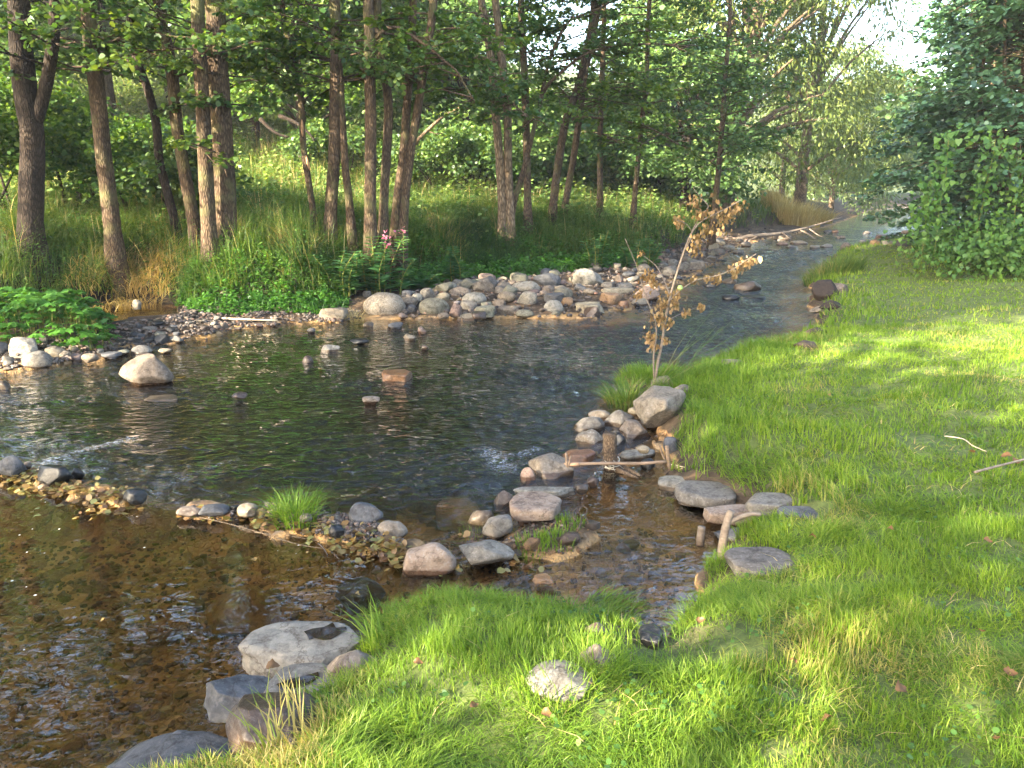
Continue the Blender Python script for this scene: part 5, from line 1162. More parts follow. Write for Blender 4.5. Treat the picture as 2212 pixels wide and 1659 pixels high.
# ------------------------------------------------------------------ grass and herbs (nobody could count them)
def sample_polar(n, r0, r1, a0, a1, pw=0.0):
    """uniform over area for pw = 0, denser near the camera for pw > 0"""
    u = rng.random(n); e = 2 - pw
    r = (r0 ** e + (r1 ** e - r0 ** e) * u) ** (1 / e); a = rng.uniform(R(a0), R(a1), n)
    return np.stack([np.sin(a) * r, np.cos(a) * r], 1), r
FOOT = np.array(ROCKFOOT)
def off_rocks(P, k=1.02):
    keep = np.ones(len(P), bool)
    for a, b, c, d in FOOT:
        keep &= (((P[:, 0] - a) / (c * k)) ** 2 + ((P[:, 1] - b) / (d * k)) ** 2) > 1
    return keep
BALD = [(*atz(x, y, .2)[:2], r) for x, y, r in [(1440, 1380, .22), (1560, 1395, .24), (1640, 1440, .16), (900, 1480, .12), (1690, 1560, .14), (1010, 1600, .12), (1400, 1400, .15), (1560, 1230, .1), (1480, 1000, .28), (1300, 1370, .16), (1000, 1540, .1), (2100, 1370, .13), (1960, 990, .2), (1750, 640, .35), (1730, 690, .35), (1740, 720, .3), (2060, 700, .3), (2170, 730, .35)]]
BALD = [(a, b, c * .55) for a, b, c in BALD]
def lawn():
    mb = MB(); tot = 0
    for (n, r0, r1, pw, wd, seg) in ((310000, .7, 4.2, .6, .0034, 3), (240000, 4.2, 10, 1.0, .0065, 2), (200000, 10, 32, .9, .014, 2)):
        P, r = sample_polar(n, r0, r1, -56, 58, pw)
        Pq = warp(P); dn = dist_poly(Pq, NEAR); k = inside(Pq, NEARP) & (dn > .055); P, r, dn = P[k], r[k], dn[k]
        k = off_rocks(P); P, r, dn = P[k], r[k], dn[k]
        x, y = P[:, 0], P[:, 1]; clump = vnoise(x, y, .35, 21); big = vnoise(x, y, 1.6, 22)
        bald = np.ones(len(P))
        for a, b, c in BALD: bald *= 1 - .93 * np.exp(-((x - a) ** 2 + (y - b) ** 2) / (2 * c * c))
        bald *= np.where((vnoise(x, y, .22, 27) > .62) & (r < 6), .25, 1); bald *= np.clip(.35 + dn / .12 + .8 * vnoise(x, y, .3, 28), .06, 1)
        k = rng.random(len(P)) < np.clip(.92 + .3 * clump, .5, 1) * bald * np.clip(dn / .05, .2, 1); P, r, dn, clump, big = P[k], r[k], dn[k], clump[k], big[k]
        x, y = P[:, 0], P[:, 1]
        edge = np.exp(-((dn - .25) / .5) ** 2)
        h = (.042 + .028 * rng.random(len(P)) + .022 * np.clip(clump, -1, 1) + .095 * edge * np.clip((r - 3.2) / 2.5, .25, 1) * rng.uniform(.6, 1.2, len(P)))
        h = np.clip(h, .025, .3) * (1 + .12 * big)
        az = 1.5 * vnoise(x, y, .8, 23) + 1.0 * vnoise(x, y, .25, 24) + rng.normal(0, 1.5, len(P)) + 3.6
        lean = np.clip(rng.normal(.75, .35, len(P)) + .35 * vnoise(x, y, .5, 25), .1, 1.8)
        base = np.stack([x, y, height(P) - .006], 1)
        blades(mb, base, h, wd * rng.uniform(.7, 1.35, len(P)), lean, az, seg=seg); tot += len(P)
    tag(mb.build('lawn_grass', M['grass']), 'bright green grass of the near bank', kind='stuff')
lawn()
def clover():
    mb = MB(); P, r = sample_polar(12000, 1.3, 9, -34, 44, .8); Pq = warp(P); k = inside(Pq, NEARP) & (dist_poly(Pq, NEAR) > .06) & (vnoise(P[:, 0], P[:, 1], .7, 81) > .25) & off_rocks(P); P = P[k]
    z = height(P) + rng.uniform(.015, .05, len(P)); leaves(mb, np.column_stack([P, z]), rng.normal(0, 1, (len(P), 3)) * [1, 1, .25], rng.uniform(.012, .024, len(P)), HEX, roll=.4)
    tag(mb.build('clover', M['herb']), 'small broad leaved weeds in the lawn', kind='stuff')
clover()
def plants(mb, P3, h, nl, size, shape, spread=1.0, up=.35, stemmb=None):
    n = len(P3); h = np.broadcast_to(h, (n,))
    for k in range(nl):
        t = (k + .7) / nl; a = k * 2.4 + rng.uniform(0, 6.28, n) * .3
        D_ = np.stack([np.cos(a), np.sin(a), np.full(n, up) - .9 * rng.random(n)], 1)
        Pl = P3 + np.array([0, 0, 1.]) * (h * t)[:, None] + D_ * np.array([1, 1, 0]) * size * .15 * spread + rng.normal(0, .02, (n, 3))
        leaves(mb, Pl, D_, size * rng.uniform(.7, 1.2, n) * (1.15 - .55 * t), shape, roll=.4)
def far_side(n, r0, r1, a0, a1, pw, dv0=0.02, dv1=99):
    P, r = sample_polar(n, r0, r1, a0, a1, pw); k = inside(P, VEGP); P, r = P[k], r[k]; dv = dist_poly(P, VEG); k = (dv > dv0) & (dv < dv1); P, r, dv = P[k], r[k], dv[k]
    return P, r, dv
def tall_grass():
    mb = MB()
    for (n, r0, r1, pw, wd) in ((230000, 9, 20, .4, .010), (90000, 20, 40, .4, .022)):
        P, r, dv = far_side(n, r0, r1, -46, 40, pw, .0); x, y = P.T
        k = rng.random(len(P)) < np.clip(.75 + .4 * vnoise(x, y, 1.3, 31), .35, 1); P, r, dv = P[k], r[k], dv[k]; x, y = P.T
        h = (.36 + .32 * rng.random(len(P)) + .14 * vnoise(x, y, .9, 32)) * np.clip(.75 + dv / 1.2, .4, 1.15)
        az = 3 * vnoise(x, y, 1.2, 33) + rng.normal(0, 1, len(P)) - 1.4
        blades(mb, np.stack([x, y, height(P) - .01], 1), np.clip(h, .08, 1.0), wd * rng.uniform(.7, 1.3, len(P)), np.clip(rng.normal(.55, .35, len(P)), .05, 1.7), az, 2)
    P, r, dv = far_side(2600, 10, 30, -44, 38, .3, .1); blades(mb, np.stack([P[:, 0], P[:, 1], height(P)], 1), rng.uniform(.6, 1.05, len(P)), .009, rng.uniform(.05, .5, len(P)), rng.uniform(0, 6.28, len(P)), 3, m=1)
    o = mb.build('tall_grass', [M['tallgrass'], M['straw']]); tag(o, 'tall rough grass of the far bank and meadow', kind='stuff')
tall_grass()
def herbs():
    mb = MB(); mm = MB()
    for (n, r0, r1, h0, h1, sz, nl, sd) in ((22000, 10.5, 19, .3, .95, .09, 10, 41), (13000, 17, 36, .4, 1.0, .15, 8, 42)):
        P, r, dv = far_side(n, r0, r1, -46, 30, .3, .12); x, y = P.T
        k = rng.random(len(P)) < np.clip(.5 + .9 * vnoise(x, y, 1.6, sd), .05, 1); P, dv = P[k], dv[k]; h = rng.uniform(h0, h1, len(P)) * np.clip(.4 + dv * .5, .4, 1)
        plants(mb if sd == 41 else mm, np.stack([P[:, 0], P[:, 1], height(P)], 1), h, nl, sz, LANCE if sd == 41 else HEX)
    P, r, dv = far_side(36000, 9.5, 26, -46, 40, .2, -.02, 1.5); plants(mb, np.stack([P[:, 0], P[:, 1], height(P)], 1), rng.uniform(.2, .65, len(P)), 8, .09, LANCE)
    tag(mb.build('bank_herbs', M['herb']), 'nettles and leafy herbs of the far bank', kind='stuff'); tag(mm.build('meadow_herbs', M['meadow']), 'herbs of the meadow behind the trunks, sunlight put into their colour', kind='stuff')
herbs()
def cover_patch(name, label, poly, n, h, size, mt, z=.1, shape=HEX, mound=.0, grassy=0):
    pl = ground_pts(poly, z); mn, mx_ = pl.min(0), pl.max(0); P = rng.uniform(mn, mx_, (n * 6, 2)); P = P[inside(P, pl)][:n]; d = dist_poly(P, pl, True)
    zz = np.maximum(height(P), 0); top = h * np.clip(d / .25, .15, 1) * (1 + .35 * vnoise(P[:, 0], P[:, 1], .4, 51)); mb = MB()
    Pl = np.stack([P[:, 0], P[:, 1], zz + top * rng.random(len(P)) ** .5], 1)
    leaves(mb, Pl, rng.normal(0, 1, (len(P), 3)) * np.array([1, 1, .4]), size * rng.uniform(.6, 1.2, len(P)), shape, roll=.4)
    if grassy:
        P = P[:grassy]; blades(mb, np.stack([P[:, 0], P[:, 1], np.maximum(height(P), 0)], 1), rng.uniform(.1, .28, len(P)), .008, rng.uniform(.1, .9, len(P)), rng.uniform(0, 6.28, len(P)), 2)
    o = mb.build(name, M[mt]); tag(o, label, kind='stuff'); return o
cover_patch('ground_cover', 'low bright green cover on the gravel strip left of the tan block', [(385, 665), (420, 682), (555, 680), (700, 676), (755, 664), (745, 640), (640, 630), (520, 628), (430, 632), (390, 645)], 12000, .20, .055, 'cover', grassy=2500)
cover_patch('ground_cover', 'low bright green cover behind the stone bar', [(850, 634), (900, 624), (960, 617), (1050, 608), (1135, 606), (1235, 592), (1330, 586), (1400, 574), (1330, 562), (1130, 578), (1000, 584), (880, 594)], 15000, .24, .06, 'cover', grassy=3000)
cover_patch('nettle_cover', 'pale green nettles at the foot of the hazels', [(1995, 548), (2060, 572), (2160, 600), (2240, 610), (2400, 600), (2400, 540), (2200, 535), (2050, 530)], 9000, .3, .09, 'herb', z=.4)

# ------------------------------------------------------------------ single plants
def plant_obj(name, label, cat, parts, origin, group=None):
    root = empty(name, origin); tag(root, label, cat, group)
    for nm, mb, mt in parts:
        if mb.n: link(nm, raw_mesh(nm, np.concatenate(mb.V) - np.array(origin), np.concatenate(mb.N), np.concatenate(mb.I), M[mt]), root)
    return root
FD = atz(1558, 1214, 0)[1]; FE = atz(1512, 1176, 0)[1]
def leafy_clump():
    lf, st_ = MB(), MB(); pl = ground_pts([(-60, 765), (60, 752), (150, 757), (215, 752), (245, 735), (235, 705), (150, 690), (60, 695), (-60, 700)], .1)
    mn, mx_ = pl.min(0), pl.max(0); P = rng.uniform(mn, mx_, (2600, 2)); P = P[inside(P, pl)][:300]; d = dist_poly(P, pl, True)
    for p, dd in zip(P, d):
        h = .14 + .30 * min(dd / .35, 1) * rng.uniform(.7, 1.1); a = rng.uniform(0, 6.28); c = np.array([p[0], p[1], max(gz(*p), 0)]); top = c + [math.cos(a) * .06, math.sin(a) * .06, h]
        st_.add(*tube(np.array([c, (c + top) / 2 + [0, 0, .03], top]), np.array([.004, .003, .002]), 4, cap=False))
        k = 5; aa = a + np.linspace(-1.9, 1.9, k); D_ = np.stack([np.cos(aa), np.sin(aa), np.full(k, -.22)], 1); leaves(lf, np.tile(top, (k, 1)), D_, .10 * rng.uniform(.8, 1.3), LOBED, roll=.3)
        leaves(lf, np.tile(c + [0, 0, h * .6], (2, 1)) + rng.normal(0, .03, (2, 3)), rng.normal(0, 1, (2, 3)) * [1, 1, .3], .10, LOBED)
    o = atz(90, 730, .1); rt = plant_obj('leafy_plant', 'clump of lobed bright green leaves on the left gravel point', 'plant', [('stems', st_, 'stem'), ('foliage', lf, 'cover')], (o[0], o[1], 0))
    for ch in rt.children:
        if ch.name.startswith('stems'): ch['kind'] = 'stuff'
leafy_clump()
def balsam(px, py, D, h, label, nst=4, flowers=0, spread=.25, group=None):
    b = aty(px, py, D); g = max(gz(b[0], D), 0); rp = np.array([b[0], D, g]); lf = MB(); FL = []; ST = []
    for s_ in range(nst):
        o = rng.normal(0, spread * .5, 2); hh = h * rng.uniform(.7, 1); hh *= rng.uniform(.62, 1) if s_ >= max(flowers, 1) else 1; P = np.array([[o[0], o[1], -.03], [o[0] * 1.2, o[1] * 1.2, hh * .5], [o[0] * 1.6 + rng.normal(0, .10), o[1] * 1.5, hh]])
        P = P + rp; st_ = MB(); ST.append(('stem', st_, 'stem')); st_.add(*tube(P, np.array([.013, .010, .005]), 6, sub=3))
        for z in np.arange(.15, 1.0, .055):
            q = along(P, z); k = 3; a = rng.uniform(0, 6.28) + np.arange(k) * 2.1; D_ = np.stack([np.cos(a), np.sin(a), np.full(k, .25)], 1); leaves(lf, np.tile(q, (k, 1)), D_, .20 * rng.uniform(.8, 1.15) * (1.2 - .5 * z), LANCE, roll=.3)
        if s_ < flowers:
            fl = MB(); FL.append(('blossom', fl, 'pink'))
            k = 12; Q_ = P[-1] + rng.normal(0, 1, (k, 3)) * [.045, .045, .03]; leaves(fl, Q_, rng.normal(0, 1, (k, 3)), .045, HEART, roll=1)
    plant_obj('balsam_plant', label, 'plant', ST + [('foliage', lf, 'balsam')] + FL, rp, group)
balsam(825, 622, 12.7, 1.08, 'tall leafy balsam with pink flowers behind the granite boulder', 11, 3, .5)
balsam(745, 630, 12.3, .80, 'shorter flowerless balsam left of the pink flowered one', 8, 0, .38)
balsam(925, 606, 13.2, .33, 'small upright seedling plant behind the blue grey upright slab', 2, 0, .08)
balsam(887, 612, 13.2, .36, 'small seedling plant right of the pink flowered balsam', 2, 0, .08)
balsam(985, 520, 14.4, .75, 'leafy weed stalk in the grass before the pale twin trunks', 3, 0, .2)
balsam(1285, 500, 16.5, .9, 'pale stalked weed on the bank above the tall boulder of the bar', 5, 0, .3)
balsam(1380, 480, 17.0, .9, 'weed clump on the bank above the right end of the bar', 6, 0, .4)

def tuft(name, label, px, py, n, h, rx, mt, wd=.006, z=None, lean=(.2, 1.0), az=None, seg=3, cat='grass tuft', ry=None, zb=None, group=None):
    P0 = hit(px, py) if z is None else atz(px, py, z); mb = MB(); a = rng.uniform(0, 6.28, n); r = rx * np.sqrt(rng.random(n))
    P = np.stack([P0[0] + np.cos(a) * r, P0[1] + np.sin(a) * r * ((ry or rx) / rx)], 1); zz = np.maximum(height(P), -.03) if zb is None else np.full(n, zb)
    la = a + rng.normal(0, .6, n) if az is None else az + rng.normal(0, .5, n)
    blades(mb, np.stack([P[:, 0], P[:, 1], zz - .01], 1), h * rng.uniform(.5, 1.1, n), wd, rng.uniform(*lean, n), la, seg)
    o = mb.build(name, M[mt], origin=(P0[0], P0[1], float(zz.mean()))); tag(o, label, cat, group); return o
tuft('grass_tuft', 'bright sunlit grass tuft growing on the gravel dam', 640, 1120, 420, .20, .12, 'grass', .0055, lean=(.3, 1.2))
tuft('grass_tuft', 'long dark green tuft at the water side of the sapling island', 1350, 868, 420, .30, .16, 'tallgrass', .007, lean=(.3, 1.1))
tuft('grass_tuft', 'bright grass tuft around the foot of the dead sapling', 1410, 815, 1500, .17, .36, 'grass', .006, lean=(.2, .9))
tuft('grass_tuft', 'bright grass between the sapling foot and the big smooth brown boulder', 1475, 835, 900, .17, .25, 'grass', .006, lean=(.2, .9))
tuft('grass_tuft', 'spiky grass on the small mud island, front left', 1150, 1190, 150, .085, .09, 'grass', .005, lean=(.0, .5))
tuft('grass_tuft', 'spiky grass on the small mud island, middle', 1205, 1170, 150, .085, .10, 'grass', .005, lean=(.0, .5))
tuft('grass_tuft', 'sprig of grass on the mud island beneath the pink slab', 1235, 1135, 110, .08, .09, 'grass', .005, lean=(.0, .6))
tuft('grass_tuft', 'thin grass sprigs between the purple stone and the cream block of the pile', 1020, 1160, 60, .07, .08, 'grass', .004, lean=(.0, .6))
tuft('grass_tuft', 'grass islet in the near side channel', 1310, 1330, 380, .12, .13, 'grass', .005, lean=(.4, 1.5), az=0.3)
tuft('grass_tuft', 'tall sedge blades overhanging the big flat cream slab corner', 812, 1400, 30, .24, .05, 'grass', .007, lean=(.3, 1.0), az=2.4)
tuft('grass_tuft', 'long blades rising over the wet stone at the bottom left of the grass', 610, 1600, 70, .20, .10, 'grass', .007, lean=(.3, 1.), az=2.2)
tuft('grass_tuft', 'grass growing in front of the half buried grey brown stone', 1205, 1505, 260, .13, .13, 'grass', .004, lean=(.2, .9))
tuft('grass_tuft', 'grass growing between the two half buried foreground stones', 1290, 1462, 260, .14, .09, 'grass', .004, lean=(.2, .9))
tuft('grass_tuft', 'tall green rushes on the small point by the riffle', 1800, 590, 900, .40, .55, 'tallgrass', .012, lean=(.2, .8))
tuft('grass_tuft', 'dark blue green sedge hummock on the far bank, centre', 1040, 560, 2600, .55, .8, 'bluegrass', .012, lean=(.3, 1.2), az=-1.0)
tuft('grass_tuft', 'dark blue green sedge hummock left of the pink flowered balsam', 640, 545, 1800, .45, .6, 'bluegrass', .012, lean=(.3, 1.2), az=-1.2)
tuft('dry_grass_tuft', 'straw coloured grass bending down to the backwater', 330, 600, 520, .62, .55, 'straw', .008, lean=(.7, 1.7), az=-.5)
tuft('dry_grass_tuft', 'straw grass fringe draped over the undercut earth bank', 300, 635, 420, .45, .5, 'straw', .008, lean=(.8, 1.9), az=-1.2)
tuft('dry_grass_tuft', 'straw coloured grass hanging over the dark backwater bank, lower left', 215, 640, 260, .50, .45, 'straw', .008, lean=(.8, 1.8), az=-.9)
tuft('dry_grass_tuft', 'pale dry grass stand on the sunlit point by the driftwood, left part', 1705, 478, 1800, 1.15, 1.3, 'straw', .025, lean=(.1, .6), ry=1.6)
tuft('dry_grass_tuft', 'pale dry grass stand on the sunlit point by the driftwood, right part', 1755, 476, 1000, .85, .8, 'straw', .025, lean=(.2, .9), ry=1.6)
tuft('dry_grass_tuft', 'dry straw tuft between the tan block and the granite boulder', 765, 690, 160, .22, .14, 'straw', .006, lean=(.6, 1.8))

# ------------------------------------------------------------------ dead sapling with curled leaves
def curled(lf, P, k, size):
    n = len(P); 
    D_ = rng.normal(0, .35, (n, 3)) + np.array([0, 0, -1.0])
    sh = HEX.copy(); sh[:, 2] = np.abs(sh[:, 1]) * .9 - .1; sh[:, 1] *= .7
    leaves(lf, P, D_, size * rng.uniform(.6, 1.25, n), sh, roll=2)
def sapling():
    D = aty(1413, 833, 7.0)[1]; D = hit(1413, 838)[1]; P0 = hit(1413, 838)
    br = [([(1413, 838), (1420, 790), (1431, 735), (1437, 690), (1448, 640), (1462, 590), (1477, 545), (1493, 505), (1515, 478), (1545, 462), (1580, 445), (1603, 430)], 7, 0),
          ([(1493, 505), (1505, 480), (1520, 460), (1530, 445), (1512, 425), (1497, 405)], 3.2, .1),
          ([(1413, 820), (1412, 770), (1418, 720), (1414, 685), (1400, 655), (1388, 620), (1375, 575), (1350, 515)], 4.2, -.15),
          ([(1448, 640), (1432, 600), (1415, 572), (1390, 553)], 3, .25), ([(1477, 545), (1490, 520), (1494, 500), (1480, 482), (1462, 476)], 3, -.2),
          ([(1446, 650), (1470, 627), (1505, 605), (1550, 595), (1585, 580), (1615, 560), (1634, 548)], 3.4, -.3), ([(1425, 700), (1470, 678), (1510, 662)], 2.5, .2)]
    wood = MB(); lf = MB()
    W = []
    for pts, wpx, dz in br:
        n = len(pts); P = np.array([aty(x, y, D + dz * k / (n - 1)) for k, (x, y) in enumerate(pts)]); W.append(P); r = wpx / 2 / F * D; wood.add(*tube(P, np.linspace(r, r * .35, n), 6, rough=.04, sub=3))
    cl = [(1500, 440, 12, 14), (1510, 470, 14, 16), (1545, 470, 14, 28), (1560, 490, 12, 26), (1580, 470, 14, 20), (1600, 450, 10, 16), (1522, 500, 12, 16), (1505, 520, 14, 14), (1500, 545, 12, 16), (1470, 485, 10, 10), (1462, 478, 8, 8), (1385, 552, 4, 8), (1400, 600, 16, 16), (1412, 620, 12, 14),
          (1455, 645, 16, 22), (1430, 660, 12, 16), (1420, 690, 16, 20), (1440, 705, 12, 14), (1460, 660, 8, 12), (1405, 735, 14, 16), (1412, 755, 10, 10), (1380, 640, 8, 10), (1440, 740, 8, 8), (1550, 605, 12, 16), (1585, 590, 14, 16), (1605, 575, 12, 14), (1625, 570, 8, 10), (1500, 612, 8, 10), (1525, 605, 8, 8), (1515, 668, 8, 10), (1480, 680, 6, 8), (1536, 425, 1, 3)]
    for x, y, n, s_ in cl:
        P = np.array([aty(x + rng.normal(0, s_ * .5), y - 8 + rng.normal(0, s_ * .45), D + rng.normal(0, .06)) for _ in range(int(n * 3.0))]); curled(lf, P, 1, .042)
    pale = MB(); curled(pale, np.array([aty(1639, 552, D - .3)]), 1, .11); fr = MB(); V, Fc = ICO[2]; c = aty(1469, 622, D - .1)
    fr.add(V * .026 + c, np.full(len(Fc), 3), Fc.ravel())
    plant_obj('dead_sapling', 'leafless grey sapling hung with curled brown leaves at the water edge', 'sapling', [('trunk', wood, 'driftwood'), ('dead_leaves', lf, 'curl'), ('pale_leaf', pale, 'straw'), ('fruit', fr, 'fruit')], P0)
sapling()
mb = MB()
for _ in range(14):
    a = aty(1430 + rng.normal(0, 15), 835, 6.9); b = aty(1560 + rng.normal(0, 30), 715 + rng.normal(0, 25), 6.9 + rng.normal(0, .3)); m_ = (a + b) / 2 + [0, 0, .06]; mb.add(*tube(np.array([a, m_, b]), np.array([.002, .0017, .001]), 4, cap=False, sub=2))
tag(mb.build('seeding_grass', M['tallgrass'], origin=hit(1430, 835)), 'long thin seeding grass stalks arching right from the sapling foot', 'grass stalks')

# ------------------------------------------------------------------ the little stick dam, driftwood and sticks
def sticks(name, label, cat, lines, bark, z=0.1, origin=None, group=None, sides=8, rough=.05, D=None):
    mb = MB(); o = None
    for pts, wpx, *rest in lines:
        P = []
        for q in pts:
            if len(q) == 3: P.append(aty(q[0], q[1], q[2]))
            else: P.append(atz(q[0], q[1], z) if D is None else aty(q[0], q[1], D))
        P = np.array(P); r = wpx / 2 / F * P[:, 1].mean() * 1.02; tp = rest[0] if rest else .7; mb.add(*tube(P, np.linspace(r, r * tp, len(P)), sides, rough=rough, sub=3)); o = P[0] if o is None else o
    ob = mb.build(name, M[bark], origin=o); tag(ob, label, cat, group); return ob
DP = hit(1318, 1012)[1] if True else 5.2
Dp = atz(1318, 1012, 0)[1]
def post():
    P = np.array([aty(1322, 1040, Dp), aty(1321, 1015, Dp), aty(1318, 980, Dp), aty(1318, 950, Dp), aty(1319, 937, Dp)]); r = 16 / F * Dp; mb = MB()
    V, N, I = tube(P, np.array([1.15, 1.1, 1.0, .98, .9]) * r, 14, rough=.10, sub=3); mb.add(V, N, I)
    rt = empty('wooden_post', P[0]); tag(rt, 'weathered grey wooden post standing in the water, bound with twine', 'post')
    link('post_body', raw_mesh('post_body', np.concatenate(mb.V) - P[0], np.concatenate(mb.N), np.concatenate(mb.I), M['rotwood']), rt)
    tw = MB()
    for k in range(7):
        a = np.linspace(0, 6.28, 14); c = aty(1321, 1000 + k * 3 - 8, Dp); rr = r * 1.16; tl = rng.normal(0, .012)
        tw.add(*tube(np.stack([c[0] + np.cos(a) * rr, c[1] + np.sin(a) * rr, c[2] + np.sin(a + k) * .012 + tl], 1), np.full(14, .0022), 4))
    for k in range(6):
        c = aty(1318 + rng.normal(0, 8), 1003, Dp) + [0, -r * 1.2, 0]; tw.add(*tube(np.array([c, c + rng.normal(0, .02, 3), c + rng.normal(0, .03, 3)]), np.full(3, .002), 4))
    link('twine', raw_mesh('twine', np.concatenate(tw.V) - P[0], np.concatenate(tw.N), np.concatenate(tw.I), M['twine']), rt)
post()
Ds = Dp - .09
sticks('crossbar_stick', 'horizontal stick lashed across the wooden post, peeled orange at its ends', 'stick', [([(1200, 1005, Ds), (1260, 1002, Ds), (1330, 1001, Ds), (1390, 1001, Ds), (1440, 997, Ds)], 8, .9)], 'twig')
sticks('peeled_stick', 'freshly peeled orange stub at the left end of the crossbar', 'stick', [([(1197, 1005.5, Ds - .004), (1250, 1003, Ds - .004)], 9.5, .95)], 'peeled')
sticks('forked_stake', 'small forked stake propping the left end of the crossbar', 'stake', [([(1227, 1050, Ds - .02), (1225, 1015, Ds - .02), (1223, 978, Ds - .02)], 7, .8), ([(1226, 1015, Ds - .02), (1233, 985, Ds - .02)], 5, .8)], 'twig')
sticks('forked_stake', 'pale stake holding the right end of the crossbar', 'stake', [([(1448, 1022, Ds), (1444, 995, Ds), (1440, 963, Ds)], 9, 1), ([(1440, 1000, Ds + .02), (1430, 980, Ds + .02), (1426, 962, Ds + .02)], 5, .8)], 'twig')
sticks('white_cord', 'white split cane running from the right stake into the grass', 'cane', [([(1449, 1003, Ds), (1500, 1014, Ds - .05), (1545, 1023, Ds - .1), (1590, 1031, Ds - .15)], 3, .9), ([(1449, 1006, Ds), (1500, 1019, Ds - .05), (1545, 1026, Ds - .1)], 2, .9)], 'palewood')
sticks('bark_piece', 'reddish rotten bark piece floating below the crossbar', 'bark', [([(1330, 1006), (1350, 1013), (1383, 1028)], 22, .35), ([(1335, 1015), (1360, 1026), (1378, 1033)], 16, .3)], 'rotwood', z=.01, rough=.2)
sticks('forked_branch', 'forked driftwood stake standing in the side channel, wet at its foot', 'stake', [([(1558, 1215, FD), (1562, 1170, FD), (1570, 1130, FD), (1580, 1103, FD)], 23, .75), ([(1572, 1130, FD), (1596, 1118, FD), (1622, 1110, FD), (1642, 1112, FD)], 14, .6)], 'driftwood')
sticks('wooden_stub', 'short cut wooden stub in the side channel left of the forked stake', 'stake', [([(1512, 1178, FE), (1514, 1155, FE), (1516, 1138, FE)], 20, .9)], 'driftwood')
sticks('driftwood_branch', 'long grey driftwood branch reaching from the left shore over the far riffle', 'branch', [([(1583, 521, 27.5), (1620, 510, 27.8), (1665, 507, 28.2), (1715, 499, 28.8), (1760, 487, 29.5), (1819, 469, 30)], 10, .25),
    ([(1690, 503, 28.4), (1702, 512, 28), (1713, 520, 27.6)], 3, .5), ([(1728, 497, 29), (1745, 505, 28.4), (1762, 517, 28)], 3, .5), ([(1745, 492, 29.2), (1760, 503, 28.6), (1775, 511, 28.2), (1790, 503, 28)], 3, .5), ([(1640, 508, 28), (1625, 516, 27.6), (1608, 522, 27.4)], 3, .5)], 'driftwood')
sticks('root_twigs', 'dead root twigs right of the large pink slab', 'root', [([(1243, 1125), (1238, 1110), (1245, 1098)], 5, .6), ([(1248, 1145), (1256, 1120), (1244, 1100)], 5, .5), ([(1262, 1120), (1268, 1100), (1256, 1092), (1246, 1098)], 4, .5), ([(1270, 1128), (1263, 1108)], 4, .5)], 'rotwood', z=.13)
sticks('twig', 'grey forked twig lying in the leaf raft of the pool', 'twig', [([(688, 1174), (700, 1186), (708, 1200)], 5, .5), ([(700, 1186), (718, 1194), (733, 1208)], 5, .5)], 'driftwood', z=.015)
sticks('reed_straw', 'long straw reed floating across the pool below the dam', 'reed', [([(410, 1113), (480, 1128), (560, 1150), (640, 1175), (700, 1185)], 3.2, .5)], 'palewood', z=.012)
sticks('reed_straw', 'long thin straw floating right of the longest reed toward the leaf raft', 'reed', [([(550, 1150), (640, 1160), (700, 1170), (765, 1172)], 2.2, .5)], 'palewood', z=.010)
sticks('mossy_stick', 'mossy stick leaning on the foot of the big tan boulder', 'stick', [([(352, 826, 8.2), (335, 834, 8.15), (318, 845, 8.1)], 5, .7)], 'driftwood')
sticks('fallen_stick', 'long rotten stick lying in the foreground grass right of the buried stones', 'stick', [([(1262, 1512), (1330, 1490), (1400, 1478), (1445, 1470)], 14, .8)], 'rotwood', z=.17, rough=.12)
sticks('wood_chunk', 'brown rotten wood piece with an orange leaf in the foreground grass', 'wood', [([(1128, 1580), (1165, 1562), (1215, 1552), (1245, 1545)], 18, .5)], 'rotwood', z=.15, rough=.15)
sticks('fallen_stick', 'bent grey stick lying in the foreground grass at lower right', 'stick', [([(1672, 1494), (1705, 1508), (1737, 1518), (1752, 1540), (1779, 1564), (1820, 1568), (1856, 1571)], 7, .6)], 'driftwood', z=.30)
sticks('fallen_stick', 'thin stick at the right edge of the grass beside dry brown leaves', 'stick', [([(2105, 1020), (2150, 1008), (2190, 998), (2260, 980)], 6, .8)], 'driftwood', z=.52)
sticks('fallen_stick', 'reddish twig in the grass below the bare mud spot', 'twig', [([(895, 1440), (930, 1456), (970, 1472)], 4, .6)], 'twig', z=.17)
sticks('fallen_stick', 'thin curved straw stalk in the sunny grass on the right', 'twig', [([(2040, 942), (2080, 948), (2100, 962), (2130, 975)], 3, .6)], 'palewood', z=.52)
sticks('fallen_stick', 'pale stick lying on the muddy gravel strip across the stream', 'stick', [([(480, 688), (530, 690), (600, 692)], 5, .7)], 'palewood', z=.08)

